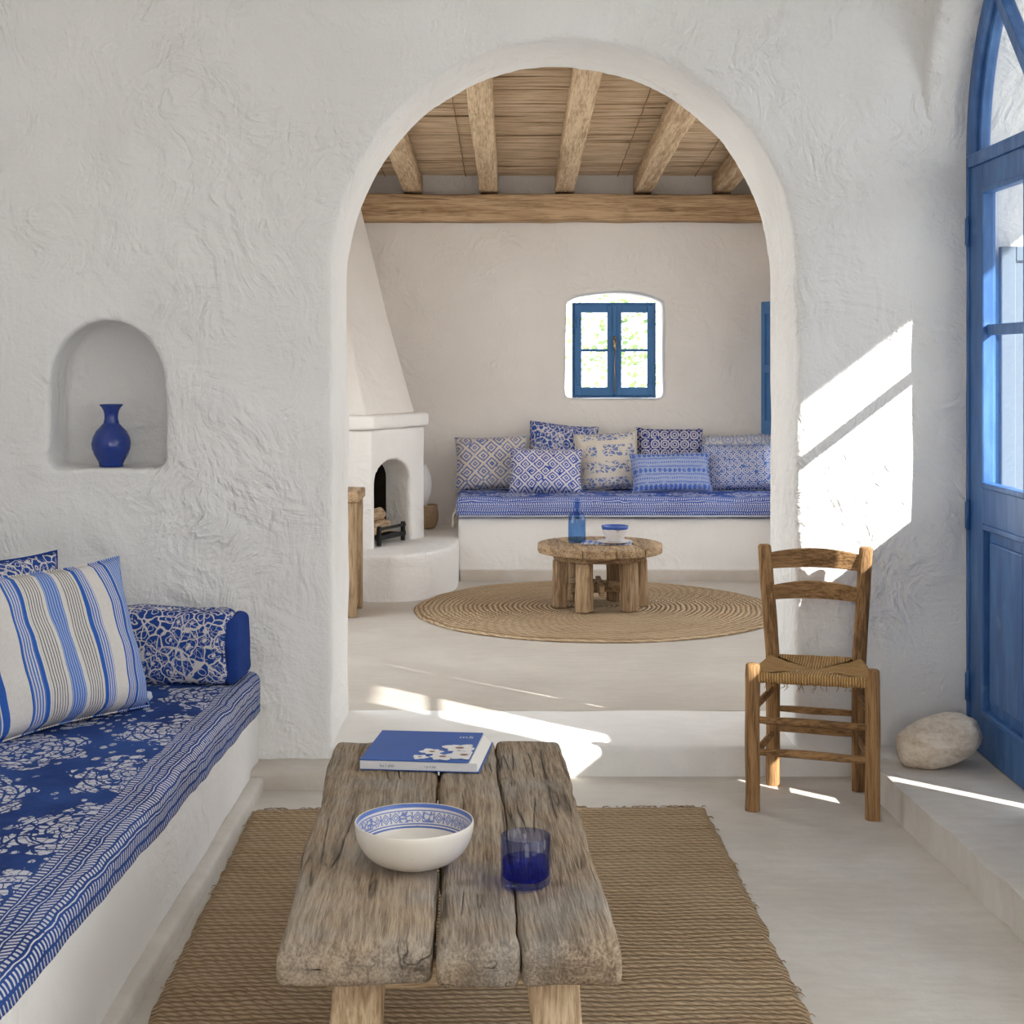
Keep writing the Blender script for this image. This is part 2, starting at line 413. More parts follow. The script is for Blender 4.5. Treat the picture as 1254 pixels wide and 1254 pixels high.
# printed cushions of the far bench
def lattice(name, ink, ground, s=.052, mode='diamond', fade=None, inv=False):
    m = M(name); o = m.obj(); w = m.warp(o, 18, .012); x, y, z = m.sep(w)
    a = (x + z) / s; b = (x - z) / s
    if mode == 'diamond':
        da = (a.frac() - .5).abs() * 2.0; db = (b.frac() - .5).abs() * 2.0
        line = da.mx(db).step(.78, .82); ring = (da.mx(db) - .45).abs().step(.15, .11); dot = da.mx(db).step(.14, .1)
        p = line.mx(ring).mx(dot)
    elif mode == 'scroll':
        fa = (x / s).frac() - .5; fb = (z / s).frac() - .5; r = (fa * fa + fb * fb).sqrt()
        p = (r - .40).abs().step(.10, .05).mx((r - .18).abs().step(.08, .04)).mx((fa.abs() - fb.abs()).abs().step(.06, .02) * r.gt(.42))
    elif mode == 'lumbar':
        q = z / .052; fr = q.frac(); zig = ((x / .03 + q.floor() * .5).ping(1.0) - .5).abs()
        p = ((fr - .5).abs().gt(.40) * ((x / .009).frac().gt(.35))).mx((fr - .5).abs().lt(.26) * zig.lt(.27) * q.floor()._m('MODULO', 2.0).lt(.5)).mx((fr - .5).abs().lt(.10) * ((x / .014).frac().gt(.5)))
    p = (p * m.noise(o, 34, 2).step(.30, .42)).clamp()
    if inv: p = 1.0 - p
    inkc = m.mix(m.noise(o, 6, 2), ink, tuple(min(1, q * 1.5) for q in ink))
    if fade: inkc = m.mix(m.noise(o, 4, 3).step(.35, .65), inkc, fade)
    col = m.mix(p, ground, inkc)
    m.bump(m.noise(o, 260, 2) * .5 + m.noise(o, 11, 3) * 2.4, .002, 1.0)
    return m.done(col, .9, .1)
OFF = lin(214, 208, 202)
P['c_grey'] = lattice('faded_diamond_print', lin(88, 110, 164), lin(214, 204, 190), .105, 'diamond', lin(130, 140, 172), True)
P['c_back'] = floral('bold_leaf_print', lin(44, 72, 146), lin(70, 104, 176), lin(206, 202, 204), 24, .045, .9)
P['c_front'] = lattice('small_diamond_print', lin(40, 72, 154), lin(214, 212, 214), .084, 'diamond', None, True)
P['c_scroll'] = lattice('dark_scroll_print', lin(34, 52, 118), lin(200, 198, 208), .062, 'scroll', None, True)
P['c_lumbar'] = lattice('striped_ikat_print', lin(76, 106, 178), lin(160, 172, 206), .05, 'lumbar')
P['c_right'] = lattice('mosaic_scroll_print', lin(62, 100, 168), lin(206, 206, 212), .047, 'scroll', None, True)
P['c_pale'] = lattice('pale_wash_print', lin(150, 160, 190), lin(218, 214, 208), .09, 'scroll')
def spray():
    m = M('flower_spray_print'); o = m.obj(); w = m.warp(o, 14, .05); x, y, z = m.sep(o)
    rowf = ((z + .02) / .105).frac(); inrow = (rowf - .5).abs().lt(.36) * x.abs().lt(.17)
    e = m.voro(m.mapv(w, (1, 1, 1.5)), 34, 'DISTANCE_TO_EDGE'); n = m.noise(w, 16, 3)
    p = e.step(.09, .14) * n.step(.42, .48) * inrow
    col = m.mix(p * .9, lin(220, 212, 200), m.mix(m.noise(o, 10, 2), lin(58, 88, 160), lin(120, 148, 200)))
    m.bump(m.noise(o, 260, 2) * .5 + m.noise(o, 11, 3) * 2.4, .002, 1.0); return m.done(col, .9, .1)
P['c_spray'] = spray()
P['c_pipe'] = simple('pale_piping', lin(190, 194, 206), .9, .1)
P['mattress'] = batik('washed_indigo_quilt', .60, lin(52, 80, 158), lin(84, 112, 186), lin(206, 208, 222), .8)
# ------------------------------------------------------------------ the two rooms
YF, YB = 5.14, 5.675            # dividing wall, near and far face
ZU = .104                       # floor of the far room
def arch_pts(cx, r, spring, z0, n=40, rz=None):
    return [(cx - r, z0), (cx + r, z0)] + [(cx + r * math.cos(PI * k / n), spring + (rz or r) * math.sin(PI * k / n)) for k in range(n + 1)]
def cutter(pts, axis, a0, a1):
    return MB().prism(pts, axis, a0, a1).build('cut', None, smooth=False)
def carve(o, cuts, voxel=.016, smooth=7, lump=.010, seed=0):
    """cut openings, then soften every edge the way hand-laid plaster is"""
    for c in cuts:
        b = o.modifiers.new('b', 'BOOLEAN'); b.object = c; b.solver = 'EXACT'; b.operation = 'DIFFERENCE'
    if voxel:
        r = o.modifiers.new('r', 'REMESH'); r.mode = 'VOXEL'; r.voxel_size = voxel; r.use_smooth_shade = True
        s = o.modifiers.new('s', 'SMOOTH'); s.factor = .5; s.iterations = smooth
    bake(o)
    for c in cuts:
        me = c.data; bpy.data.objects.remove(c); bpy.data.meshes.remove(me)
    if voxel and lump:
        off = Vector((seed * 3.3, seed * 1.7, seed * 9.1))
        for v in o.data.vertices:
            q = v.co + off
            d = noise.noise_vector(q * 2.1) * lump + noise.noise_vector(q * 6.5) * lump * .45
            v.co += d
    for p in o.data.polygons: p.use_smooth = bool(voxel)
    return o

# dividing wall with the great arch and the niche
w = MB().box(-2.25, 2.3, YF, YB, -.05, 3.35).build('wall_front', P['plaster'], smooth=False)
niche = [(-1.581, 1.043), (-1.182, 1.043), (-1.178, 1.28)] + [(-1.3805 + .2005 * math.cos(PI * k / 24), 1.305 + .25 * math.sin(PI * k / 24) ** .9) for k in range(25)] + [(-1.583, 1.28)]
carve(w, [cutter(arch_pts(.177, .788, 1.727, -.3), 'y', YF - .3, YB + .3), cutter(niche, 'y', YF - .3, YF + .27)], .0155, 7, .010, 1)
struct(w, 'thick white plastered wall with the great arch and a small niche', 'wall')

# right wall of the near room: deep arched door recess, and a daylight window nearer the camera
XR = 1.40
w = MB().box(XR, XR + .38, -1.6, YF + .1, -.05, 3.35).build('wall_right', P['plaster'], smooth=False)
door_cut = [(3.68, -.3), (5.155, -.3)] + [(4.4175 + .7375 * math.cos(PI * k / 40), 2.09 + .7375 * math.sin(PI * k / 40)) for k in range(41)]
carve(w, [cutter(door_cut, 'x', XR - .3, XR + .8), cutter([(-.4, .5), (3.2, .5), (3.2, 2.75), (-.4, 2.75)], 'x', XR - .3, XR + .8)], .02, 5, .010, 2)
struct(w, 'white plastered wall with the deep arched door recess', 'wall')
w = MB().box(-2.15, -1.78, -1.6, YF + .1, -.05, 3.35).build('wall_left', P['plaster'], smooth=False)
struct(w, 'white wall behind the blue cushioned bench', 'wall')
w = MB().box(-2.15, XR + .38, -1.95, -1.6, -.05, 3.35).build('wall_back', P['plaster'], smooth=False)
carve(w, [cutter([(-.35, .25), (1.2, .25), (1.2, 2.75), (-.35, 2.75)], 'y', -2.4, -1.2)], 0)
struct(w, 'white wall behind the viewer with a wide terrace opening', 'wall')
struct(MB().box(-2.2, XR + .5, -1.95, YF + .02, 3.2, 3.4).build('ceiling', P['plaster'], smooth=False), 'white ceiling of the near room', 'ceiling')
# floors
fl = MB().box(-2.2, XR + .1, -1.95, YF + .03, -.12, 0).build('floor', P['floor'], smooth=False)
struct(fl, 'pale cement floor of the near room', 'floor')
tr = MB(); tr.rbox(.177, (YF + YB) / 2, .027, 1.9, YB - YF, ZU * 2 - .054, .02, 3, .06); tr.jig(.004, 3.0, 4)
struct(tr.build('trim_1', P['tread'], angle=.9), 'whitewashed threshold step under the great arch', 'step')
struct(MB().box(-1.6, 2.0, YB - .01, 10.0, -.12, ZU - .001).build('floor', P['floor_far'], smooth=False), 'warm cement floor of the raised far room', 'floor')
# skirting on the left pier
sk = MB(); sk.rbox(-.745, YF - .07, .02, .285, .19, .085, .018, 3, .03); sk.jig(.006, 7, 3)
struct(sk.build('baseboard_front', P['skirt'], angle=.9), 'bare cement skirting at the foot of the left pier', 'skirting')
# raised cement step along the right wall, in front of the blue door
st = MB(); n = 60; pts = []
rs = random.Random(4)
for k in range(n + 1):
    y = YF + .03 - (YF - 1.2) * k / n
    pts.append((1.157 + .062 * (YF - y) + noise.noise(Vector((y * 7, 0, 3))) * .012 + rs.uniform(-.003, .003), y))
top = [(x, y, .104 + noise.noise(Vector((y * 5, 2, 1))) * .003) for x, y in pts]; low = [(x + .022, y, .09) for x, y in pts]; bot = [(x - .004 + noise.noise(Vector((y * 9, 4, 1))) * .008, y, -.02) for x, y in pts]
lip = [(x + .012, y, .1075) for x, y in pts]; back = [(1.80, y, .106) for x, y in pts]
rows = [bot, [(x + .002, y, .05 + noise.noise(Vector((y * 6, 9, 1))) * .01) for x, y in pts], top, lip, back]
vs = [p for r in rows for p in r]; N = n + 1
st.add(vs, [(i * N + k, i * N + k + 1, (i + 1) * N + k + 1, (i + 1) * N + k) for i in range(len(rows) - 1) for k in range(n)])
struct(st.build('trim_2', P['ledge'], angle=.8), 'raised pale cement step along the wall below the blue door', 'step')

# ---- far room
XL2, XR2, YW = -1.32, 1.72, 9.75
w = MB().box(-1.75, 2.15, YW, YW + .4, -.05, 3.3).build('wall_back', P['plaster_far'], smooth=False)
wc = [(.348, 1.163), (.986, 1.163), (.986, 1.80), (.90, 1.832), (.78, 1.85), (.667, 1.856), (.55, 1.85), (.43, 1.832), (.348, 1.80)]
carve(w, [cutter(wc, 'y', YW - .3, YW + .8)], .018, 5, .008, 5)
struct(w, 'white far wall with the small blue window', 'wall')
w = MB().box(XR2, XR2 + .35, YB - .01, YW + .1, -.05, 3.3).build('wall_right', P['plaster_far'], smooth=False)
carve(w, [cutter([(5.9, .6), (8.7, .6), (8.7, 2.45), (5.9, 2.45)], 'x', 1.4, 2.5), cutter([(9.12, .7), (9.5, .7), (9.5, 1.76), (9.12, 1.76)], 'x', 1.4, 2.5)], 0)
struct(w, 'right wall of the far room beside the long seat', 'wall')
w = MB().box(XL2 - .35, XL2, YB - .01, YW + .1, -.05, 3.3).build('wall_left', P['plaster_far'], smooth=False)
carve(w, [cutter([(5.9, .5), (8.0, .5), (8.0, 2.6), (5.9, 2.6)], 'x', XL2 - .8, XL2 + .4)], 0)
struct(w, 'left wall of the far room behind the fireplace', 'wall')

# sloping reed ceiling, lowest at the back
SL = .06
zc = lambda y: 2.604 + SL * (YW - y)
rd = MB(); rr = random.Random(11); y = YB - .1
while y < YW + .02:
    r = rr.uniform(.005, .012); x = -1.5 + rr.uniform(-.1, 0)
    pts = []; ph = rr.uniform(0, 9); zo = rr.uniform(0, .008)
    for k in range(15):
        xx = x + 3.5 * k / 14; pts.append((xx, y + .012 * noise.noise(Vector((xx * 1.1, ph, y * 3))), zc(y) + r + zo + .010 * noise.noise(Vector((xx * 1.6, ph + 3, y)))))
    rd.tube(pts, [r * rr.uniform(.8, 1.15) for _ in pts], 5, False); y += r * rr.uniform(1.7, 2.5)
def reed_mat():
    m = M('dry_reeds'); o = m.obj(); x, y, z = m.sep(o)
    a = m.noise(m.mapv(o, (.9, 62, 62)), 1.6, 3, .75); b = m.noise(m.mapv(o, (3, 14, 14)), 1.5, 3); c = m.noise(m.mapv(o, (8, 120, 120)), 1.0, 2)
    col = m.ramp((a * .7 + b * .35 + c * .25 - .15).clamp(), [(0, lin(84, 64, 46)), (.36, lin(172, 146, 116)), (.6, lin(216, 194, 166)), (1, lin(240, 226, 204))])
    m.bump(c, .003, .8); return m.done(col, .7, .25)
P['reed'] = reed_mat()
struct(rd.build('ceiling', P['reed']), 'ceiling of dry reeds laid side by side over the rafters', 'ceiling')
for kx, xx in enumerate((-.82, -.30, .32, .68, 1.18)):
    tb = MB(); n = 40
    tb.tube([(xx + .002 * math.sin(k * 2.1), YB + (YW - YB) * k / n, zc(YB + (YW - YB) * k / n) - .004 + .002 * (k % 2)) for k in range(n + 1)], .0022, 5)
    struct(tb.build('trim_3', simple('reed_binding', lin(150, 118, 84), .9)), 'thin binding cord across the reed ceiling', 'cord')
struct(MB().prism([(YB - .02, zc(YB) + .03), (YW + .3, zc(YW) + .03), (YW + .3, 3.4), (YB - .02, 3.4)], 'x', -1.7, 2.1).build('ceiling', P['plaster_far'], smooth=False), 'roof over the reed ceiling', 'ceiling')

# beam and rafters
bm_ = MB(); bm_.rbox(.2, 9.66, 2.383, 3.0, .17, .168, .014, 2, .06); bm_.jig(.008, 2.6, 8)
tag(bm_.build('beam', P['beam_x'], angle=.8), 'long squared timber beam across the far wall under the rafters', 'beam')
wh = ['shortest, at the left edge of the arch', 'second from the left, left of the arch top', 'in the middle, under the arch top', 'second from the right, right of the arch top', 'last at the right edge of the arch']
for k, xx in enumerate((-.633, -.15, .337, .846, 1.339)):
    L = YW - YB - .04; ang = -math.atan(SL)
    b = MB(); b.rbox(0, 0, 0, .118, L, .125, .012, 2, .07); b.jig(.007, 2.2, 20 + k)
    o = b.build('rafter', P['raw_y'], angle=.8); ym = (YB + YW) / 2 - .0
    o.location = (xx, ym, zc(ym) - .066); o.rotation_euler = (ang, 0, rs.uniform(-.004, .004))
    tag(o, 'squared roof rafter under the reeds, ' + wh[k], 'rafter', 'rafters under the reed ceiling')

# ---- window of the far wall
wx, wz0, wz1, wy = .667, 1.169, 1.790, YW + .135
win = thing('window_1', 'small blue two-leaf window with a garden beyond', 'window', (wx, wy, wz0), kind='structure')
W, H = .545, wz1 - wz0
f = MB()
for b in ((-W / 2, -W / 2 + .028, 0, H), (W / 2 - .028, W / 2, 0, H), (-W / 2 + .028, W / 2 - .028, 0, .026), (-W / 2 + .028, W / 2 - .028, H - .03, H)):
    f.box(b[0], b[1], -.02, .05, b[2], b[3])
f.build('window_frame', P['blue_far'], win, smooth=False, bevel=.004)
for sg in (-1, 1):
    a, b = sorted((sg * .004, sg * (W / 2 - .016))); z0, z1 = .014, H - .016
    s = MB(); st_ = .042
    for q in ((a, a + st_, z0, z1), (b - st_, b, z0, z1), (a + st_, b - st_, z0, z0 + .055), (a + st_, b - st_, z1 - .05, z1), (a + st_, b - st_, (z0 + z1) / 2 - .009, (z0 + z1) / 2 + .009)):
        s.box(q[0], q[1], -.046, -.0205, q[2], q[3])
    so = s.build('sash', P['blue_far'], win, smooth=False, bevel=.004)
    MB().box(a + st_ - .005, b - st_ + .005, -.036, -.033, z0 + .05, z1 - .045).build('glass_pane', P['pane'], so, smooth=False)
    for hz in (.12, H - .13):
        MB().box(sg * (W / 2 - .036) - .008, sg * (W / 2 - .036) + .008, -.056, -.044, hz - .035, hz + .035).build('hinge', P['blue_far'], so, smooth=False, bevel=.003)
MB().box(-.012, .012, -.058, -.044, .02, H - .02).build('cover_strip', P['blue_far'], win, smooth=False, bevel=.003)
h = MB(); h.tube([(0, -.058, .385), (.004, -.08, .36), (-.002, -.085, .335), (.006, -.077, .31)], [.006, .008, .008, .005], 8); h.tube([(0, -.06, .03), (0, -.06, .34)], .0035, 6); h.box(-.009, .009, -.065, -.055, .335, .40)
h.build('window_latch', P['brass'], win)

# ---- open shutter on the far right wall, seen almost edge-on
sh = thing('shutter', 'open blue shutter standing at the right end of the far seat, seen edge-on', 'shutter', (XR2 - .005, 9.28, .945), (0, 0, math.radians(108)))
s = MB()
for q in ((0, .05, 0, .84), (.31, .36, 0, .84), (.05, .31, 0, .09), (.05, .31, 0.76, .84), (.05, .31, .39, .44)): s.box(q[0], q[1], -.02, .02, q[2], q[3])
s.build('shutter_frame', P['blue_far'], sh, smooth=False, bevel=.004)
MB().box(.045, .315, -.008, .008, .08, .77).build('shutter_panel', P['blue_far'], sh, smooth=False)

# ---- the big blue door
DX = 1.575
dr = thing('door_1', 'tall arched blue double door with glazed leaves and a fanlight', 'door', (DX, YF + .004, .108), (0, 0, 0), kind='structure')
def dbox(mb, s0, s1, z0, z1, t0=-.022, t1=.022): mb.box(t0, t1, -s1, -s0, z0, z1)
S0, LW, LZ = .022, .698, 1.955          # leaf start, width, height (above the step)
R_, ZC = .732, 2.0                      # arch radius and centre height (local)
f = MB(); dbox(f, 0, .022, 0, ZC, -.03, .045); dbox(f, 1.442, 1.464, 0, ZC, -.03, .045)
dbox(f, .022, 1.442, LZ + .004, ZC + .004, -.03, .035)
n = 48; vs = []; fs = []
for k in range(n + 1):
    a = PI * k / n
    for r in (R_, R_ - .062):
        for t in (-.03, .035): vs.append((t, -(.732 - r * math.cos(a)), ZC + r * math.sin(a)))
for k in range(n):
    for i, j in ((0, 1), (1, 3), (3, 2), (2, 0)): fs.append((k * 4 + i, k * 4 + j, k * 4 + 4 + j, k * 4 + 4 + i))
f.add(vs, fs)
vs = []; fs = []
for k in range(n + 1):                   # stepped inner bead of the arch
    a = PI * k / n
    for r in (R_ - .06, R_ - .088):
        for t in (-.008, .02): vs.append((t, -(.732 - r * math.cos(a)), ZC + .004 + r * math.sin(a)))
for k in range(n):
    for i, j in ((0, 1), (1, 3), (3, 2), (2, 0)): fs.append((k * 4 + i, k * 4 + j, k * 4 + 4 + j, k * 4 + 4 + i))
f.add(vs, fs)
f.build('door_frame', P['blue'], dr, smooth=False, bevel=.004)
fan = MB()
for a in (46, 90, 134):
    a = math.radians(a); c, s_ = math.cos(a), math.sin(a)
    p = lambda r, o, t: (t, -(.732 - (r * c - o * s_)), ZC + .02 + r * s_ + o * c)
    vs = [p(r, o, t) for r in (.14, R_ - .05) for o in (-.022, .022) for t in (-.02, .024)]
    fan.add(vs, [(0, 1, 3, 2), (4, 5, 7, 6), (0, 1, 5, 4), (2, 3, 7, 6), (0, 2, 6, 4), (1, 3, 7, 5)])
vs = []; fs = []
for k in range(25):
    a = PI * k / 24
    for r in (.17, .12):
        for t in (-.02, .024): vs.append((t, -(.732 - r * math.cos(a)), ZC + .004 + r * math.sin(a)))
for k in range(24):
    for i, j in ((0, 1), (1, 3), (3, 2), (2, 0)): fs.append((k * 4 + i, k * 4 + j, k * 4 + 4 + j, k * 4 + 4 + i))
fan.add(vs, fs)
fo = fan.build('fanlight', P['blue'], dr, smooth=False, bevel=.003)
g = MB(); pts = [(-.732 + (R_ - .07) * math.cos(PI * k / 40), ZC + .004 + (R_ - .07) * math.sin(PI * k / 40)) for k in range(41)]
g.prism(pts, 'x', .0, .003); g.build('glass_pane', P['pane'], fo, smooth=False)
def leaf(mirror, ajar, LW=LW):
    """s runs from the hinge; built about its hinge so that it can stand ajar"""
    root = bpy.data.objects.new('door_leaf', None)
    sg = 1 if mirror else -1
    def bb(mb, s0, s1, z0, z1, t0, t1): a, b = sorted((sg * s0, sg * s1)); mb.box(t0, t1, a, b, z0, z1)
    GZ0, GZ1, MZ = .885, 1.872, 1.405; PZ0, PZ1 = .135, .765; ST = .135
    m = MB()
    for q in ((0, ST, 0, LZ), (LW - ST, LW, 0, LZ), (ST, LW - ST, GZ1, LZ), (ST, LW - ST, PZ1, GZ0), (ST, LW - ST, 0, PZ0)): bb(m, *q, -.022, .022)
    bb(m, ST, LW - ST, MZ - .018, MZ + .018, -.012, .006)
    o = m.build('door_leaf', P['blue'], dr, smooth=False, bevel=.003)
    m = MB()                                   # glazing beads and panel moulding
    for z0, z1 in ((GZ0, GZ1), (PZ0, PZ1)):
        w_ = .018
        for q in ((ST - .002, ST + w_, z0, z1), (LW - ST - w_, LW - ST + .002, z0, z1), (ST, LW - ST, z0 - .002, z0 + w_), (ST, LW - ST, z1 - w_, z1 + .002)): bb(m, *q, -.028, .012)
    m.build('moulding', P['blue'], o, smooth=False, bevel=.005)
    m = MB(); bb(m, ST - .01, LW - ST + .01, PZ0 - .01, PZ1 + .01, -.006, .006); bb(m, ST + .055, LW - ST - .055, PZ0 + .055, PZ1 - .055, -.016, .006)
    m.build('door_panel', P['blue'], o, smooth=False, bevel=.008)
    for z0, z1 in ((GZ0, MZ - .018), (MZ + .018, GZ1)):
        m = MB(); bb(m, ST, LW - ST, z0, z1, .0, .003); m.build('glass_pane', P['pane'], o, smooth=False)
    for hz in (.20, .78, 1.74):
        m = MB(); m.tube([(-.031, 0, hz - .045), (-.031, 0, hz + .045)], .0085, 10); m.tube([(-.031, 0, hz - .052), (-.031, 0, hz + .052)], .005, 8)
        m.build('hinge', P['blue'], o)
    o.location = (0, -S0 if not mirror else -(1.464 - S0), .004); o.rotation_euler = (0, 0, ajar)
    bpy.data.objects.remove(root)
    return o
leaf(False, 0); 
near = leaf(True, math.radians(3.4), LW - .035)
m = MB(); m.box(.022, .036, .60, .77, .50, LZ - .01); m.build('cover_strip', P['blue'], near, smooth=False, bevel=.003)  # strip added out of view to cut the sun streak short

# ---- ground outside, with an added roof and walls that shape the sunlight
gm = simple('sunny_paving', (.62, .58, .52), .9, .1, 0, .1, 3)
struct(MB().box(-12, 14, -14, 22, -.3, -.13).build('ground', gm, smooth=False), 'pale paved ground outside', 'ground')
WO = simple('outside_limewash', (.78, .77, .75), .9, .1, 0, .04, 2)
struct(MB().box(1.79, 3.0, 2.4, 6.45, 2.80, 2.92).build('roof_sun_block', WO, smooth=False), 'white roof slab added outside the blue door to cut off the high sun', 'roof')  # added slab, its edge trims the top of the sunlit wall patch
struct(MB().box(9.0, 9.6, -1.4, 3.0, -.2, 7.9).build('wall_added', WO, smooth=False), 'tall white wall added outside to keep the sun out of the far room', 'wall')  # unseen, added to block the sun from the far room
struct(MB().box(9.0, 9.6, -20, -3.75, -.2, 9.2).build('wall_added', WO, smooth=False), 'tall white wall added outside to keep the sun off the near openings', 'wall')  # unseen, added to stop sun entering the near and rear openings
struct(MB().box(1.79, 4.6, 6.25, 6.45, -.2, 2.80).build('wall_added', WO, smooth=False), 'white end wall added under the sun-blocking roof', 'wall')  # added as a shaded backdrop behind the door glass

# an added grey-blue shutter on the outer jamb, greying the view through the glass
GB = simple('grey_blue_shutter_paint', lin(112, 126, 142), .55, .3, 0, .06, 10)
os_ = thing('shutter', 'grey-blue shutter added outside to grey the view through the glass of the tall blue door', 'shutter', (1.645, 5.095, .03))
m = MB()
for q in ((0, .05, 0, 1.77), (.38, .43, 0, 1.77), (.05, .38, 0, .09), (.05, .38, 1.72, 1.77), (.05, .38, .82, .88)): m.box(q[0], q[1], -.016, .016, q[2], q[3])
m.build('shutter_frame', GB, os_, smooth=False, bevel=.004)
MB().box(.045, .385, -.006, .008, .08, 1.73).build('shutter_panel', GB, os_, smooth=False)
# ------------------------------------------------------------------ cushions
def cushion_mesh(w, h, t, seed=0, n=26, wob=.006, pinch=.055, flop=0.0):
    """a knife-edged cushion: x wide, z up from its bottom edge, y thick"""
    mb = MB(); vs = []; idx = {}
    so_ = Vector((seed * 4.1, seed * 2.3, seed * 1.1))
    def pt(i, j, sg):
        u = -1 + 2 * i / n; v = -1 + 2 * j / n
        px = u * w / 2 * (1 - pinch * (1 - v * v) ** 1.0 * abs(u) ** 3 * 1.0); pz = v * h / 2 * (1 - pinch * (1 - u * u) * abs(v) ** 3)
        th = t / 2 * max(0.0, (1 - u ** 4) * (1 - v ** 4)) ** .55 * (1 - .25 * v)
        q = Vector((px * 5, sg * 2, pz * 5)) + so_
        e = (1 - u * u) * (1 - v * v)
        y = sg * th + noise.fractal(q, 1, 2, 3) * wob * 2.4 * min(1, e * 4) + noise.noise(q * 2.7) * wob * min(1, e * 4)
        px += noise.noise(Vector((pz * 4, seed, 2))) * wob * .8; pz += noise.noise(Vector((px * 4, seed, 8))) * wob * .8
        y += flop * (v + 1) ** 2 * .25 * (u * .6)
        return (px, y, pz + h / 2)
    for sg in (-1, 1):
        for i in range(n + 1):
            for j in range(n + 1):
                edge = i in (0, n) or j in (0, n)
                k = (i, j, 0 if edge else sg)
                if k not in idx: idx[k] = len(vs); vs.append(pt(i, j, 0 if edge else sg))
    fs = []
    for sg in (-1, 1):
        g = lambda i, j: idx[(i, j, 0 if (i in (0, n) or j in (0, n)) else sg)]
        for i in range(n):
            for j in range(n):
                q = [g(i, j), g(i + 1, j), g(i + 1, j + 1), g(i, j + 1)]; fs.append(q if sg < 0 else q[::-1])
    mb.add(vs, fs)
    rim = [vs[idx[(i, 0, 0)]] for i in range(n)] + [vs[idx[(n, j, 0)]] for j in range(n)] + [vs[idx[(i, n, 0)]] for i in range(n, 0, -1)] + [vs[idx[(0, j, 0)]] for j in range(n, 0, -1)]
    return mb, rim
def cushion(name, label, mat, loc, w, h, t, yaw=0, lean=0, roll=0, seed=0, pipe=None, group=None, cat='cushion', flop=0.0, piper=.0035):
    root = thing(name, label, cat, loc, (-lean, roll, yaw), group)
    mb, rim = cushion_mesh(w, h, t, seed, flop=flop); mb.build('cushion_cover', mat, root)
    p = MB(); p.tube(rim + rim[:1], piper, 6, False); p.build('piping', pipe or mat, root)
    return root
R = math.radians

# ------------------------------------------------------------------ near bench on the left
BX = -.858
b = MB(); b.rbox((BX - 1.782) / 2, (1.2 + YF + .01) / 2, .155, BX + 1.782, YF + .01 - 1.2, .37, .035, 4, .07); b.jig(.006, 4.0, 3); 
bench = thing('masonry_bench', 'white plastered built-in bench along the left wall, under the indigo cloth', 'bench', (0, 0, 0))
b.build('bench_base', P['plaster_smooth'], bench)
k = MB(); k.rbox(BX + .016, (1.2 + YF - .1) / 2, .012, .05, YF - .1 - 1.2, .06, .015, 3, .06); k.jig(.005, 5, 9); k.build('plinth', P['ledge'], bench)
ZS = .345
# the batik cloth that covers the bench and hangs over its edge
def blanket():
    mb = MB(); ny = 150; y0, y1 = 1.7, 5.075
    prof = []
    ns = 44
    L = .905                                     # wall to fold
    rows = []
    for i in range(ny + 1):
        y = y0 + (y1 - y0) * i / ny; row = []
        hem = .035 + .033 * (y - 2.5) + .010 * noise.noise(Vector((y * 2.6, 5, 0))) + .004 * noise.noise(Vector((y * 13, 2, 0)))
        hem += .0
        for j in range(ns + 1):
            t = j / ns
            if t < .6: v = t / .6 * (L - .03)
            else: v = L - .03 + (t - .6) / .4 * (hem + .03)
            top = ZS + .026; r = .032
            if v <= L - .03: x = -1.76 + v * (BX + .012 - r + 1.76) / (L - .03); z = top + .004 * noise.noise(Vector((x * 5, y * 3, 1))) + .002 * noise.noise(Vector((x * 16, y * 12, 1)))
            else:
                s_ = v - (L - .03); q = min(s_ / r, PI / 2); x = BX + .012 - r + r * math.sin(q); z = top - r + r * math.cos(q) 
                if s_ > r * PI / 2:
                    d = s_ - r * PI / 2; z -= d; x += d * .03 + .006 * noise.noise(Vector((y * 9, 3, 0))) * d / .1
            row.append((x, y, z, y, v + .105 - hem))
        rows.append(row)
    vs = [p[:3] for r in rows for p in r]; N = ns + 1; fs = []; uv = []
    for i in range(ny):
        for j in range(ns):
            f = [(i, j), (i + 1, j), (i + 1, j + 1), (i, j + 1)]
            fs.append([a * N + c for a, c in f]); uv.append([(rows[a][c][3], rows[a][c][4]) for a, c in f])
    return mb.add(vs, fs, uv)
o = blanket().build('bench_cloth', P['batik'], None, solid=.007)
tag(o, 'indigo batik cloth with pale medallions and a striped border spread over the near bench', 'bench cover')
# boxy floral bolster against the pier
bl = thing('bolster', 'boxy indigo floral bolster in the bench corner against the arch wall', 'cushion', (-1.18, 4.955, ZS + .029), (R(4), 0, R(-5)))
m = MB(); m.rbox(0, 0, .1155, 0.57, .20, .235, .05, 5, .03); m.jig(.012, 5, 5)
m.v = [(x, y * (1.0 - .25 * max(0, (z - .12) / .14)), max(z, .0)) for x, y, z in m.v]
m.build('cushion_cover', P['floral_bolster'], bl)
e = MB(); e.rbox(.285, .0, .110, .05, .185, .212, .024, 4, .03); e.jig(.006, 9, 6); e.v = [(x, y * (1.0 - .25 * max(0, (z - .12) / .14)), max(z, .001)) for x, y, z in e.v]
e.build('end_panel', P['navy'], bl)['label'] = 'plain indigo gathered end of the bolster'
rim = [(.27, -.095 * math.cos(a) * (1.0 if math.sin(a) < 0 else .8), .114 + .112 * math.sin(a)) for a in [2 * PI * q / 32 for q in range(33)]]
rim = [(.262, y + .004, z) for _, y, z in rim]; p = MB(); p.tube(rim, .0045, 6, False); p.build('piping', P['navy'], bl)
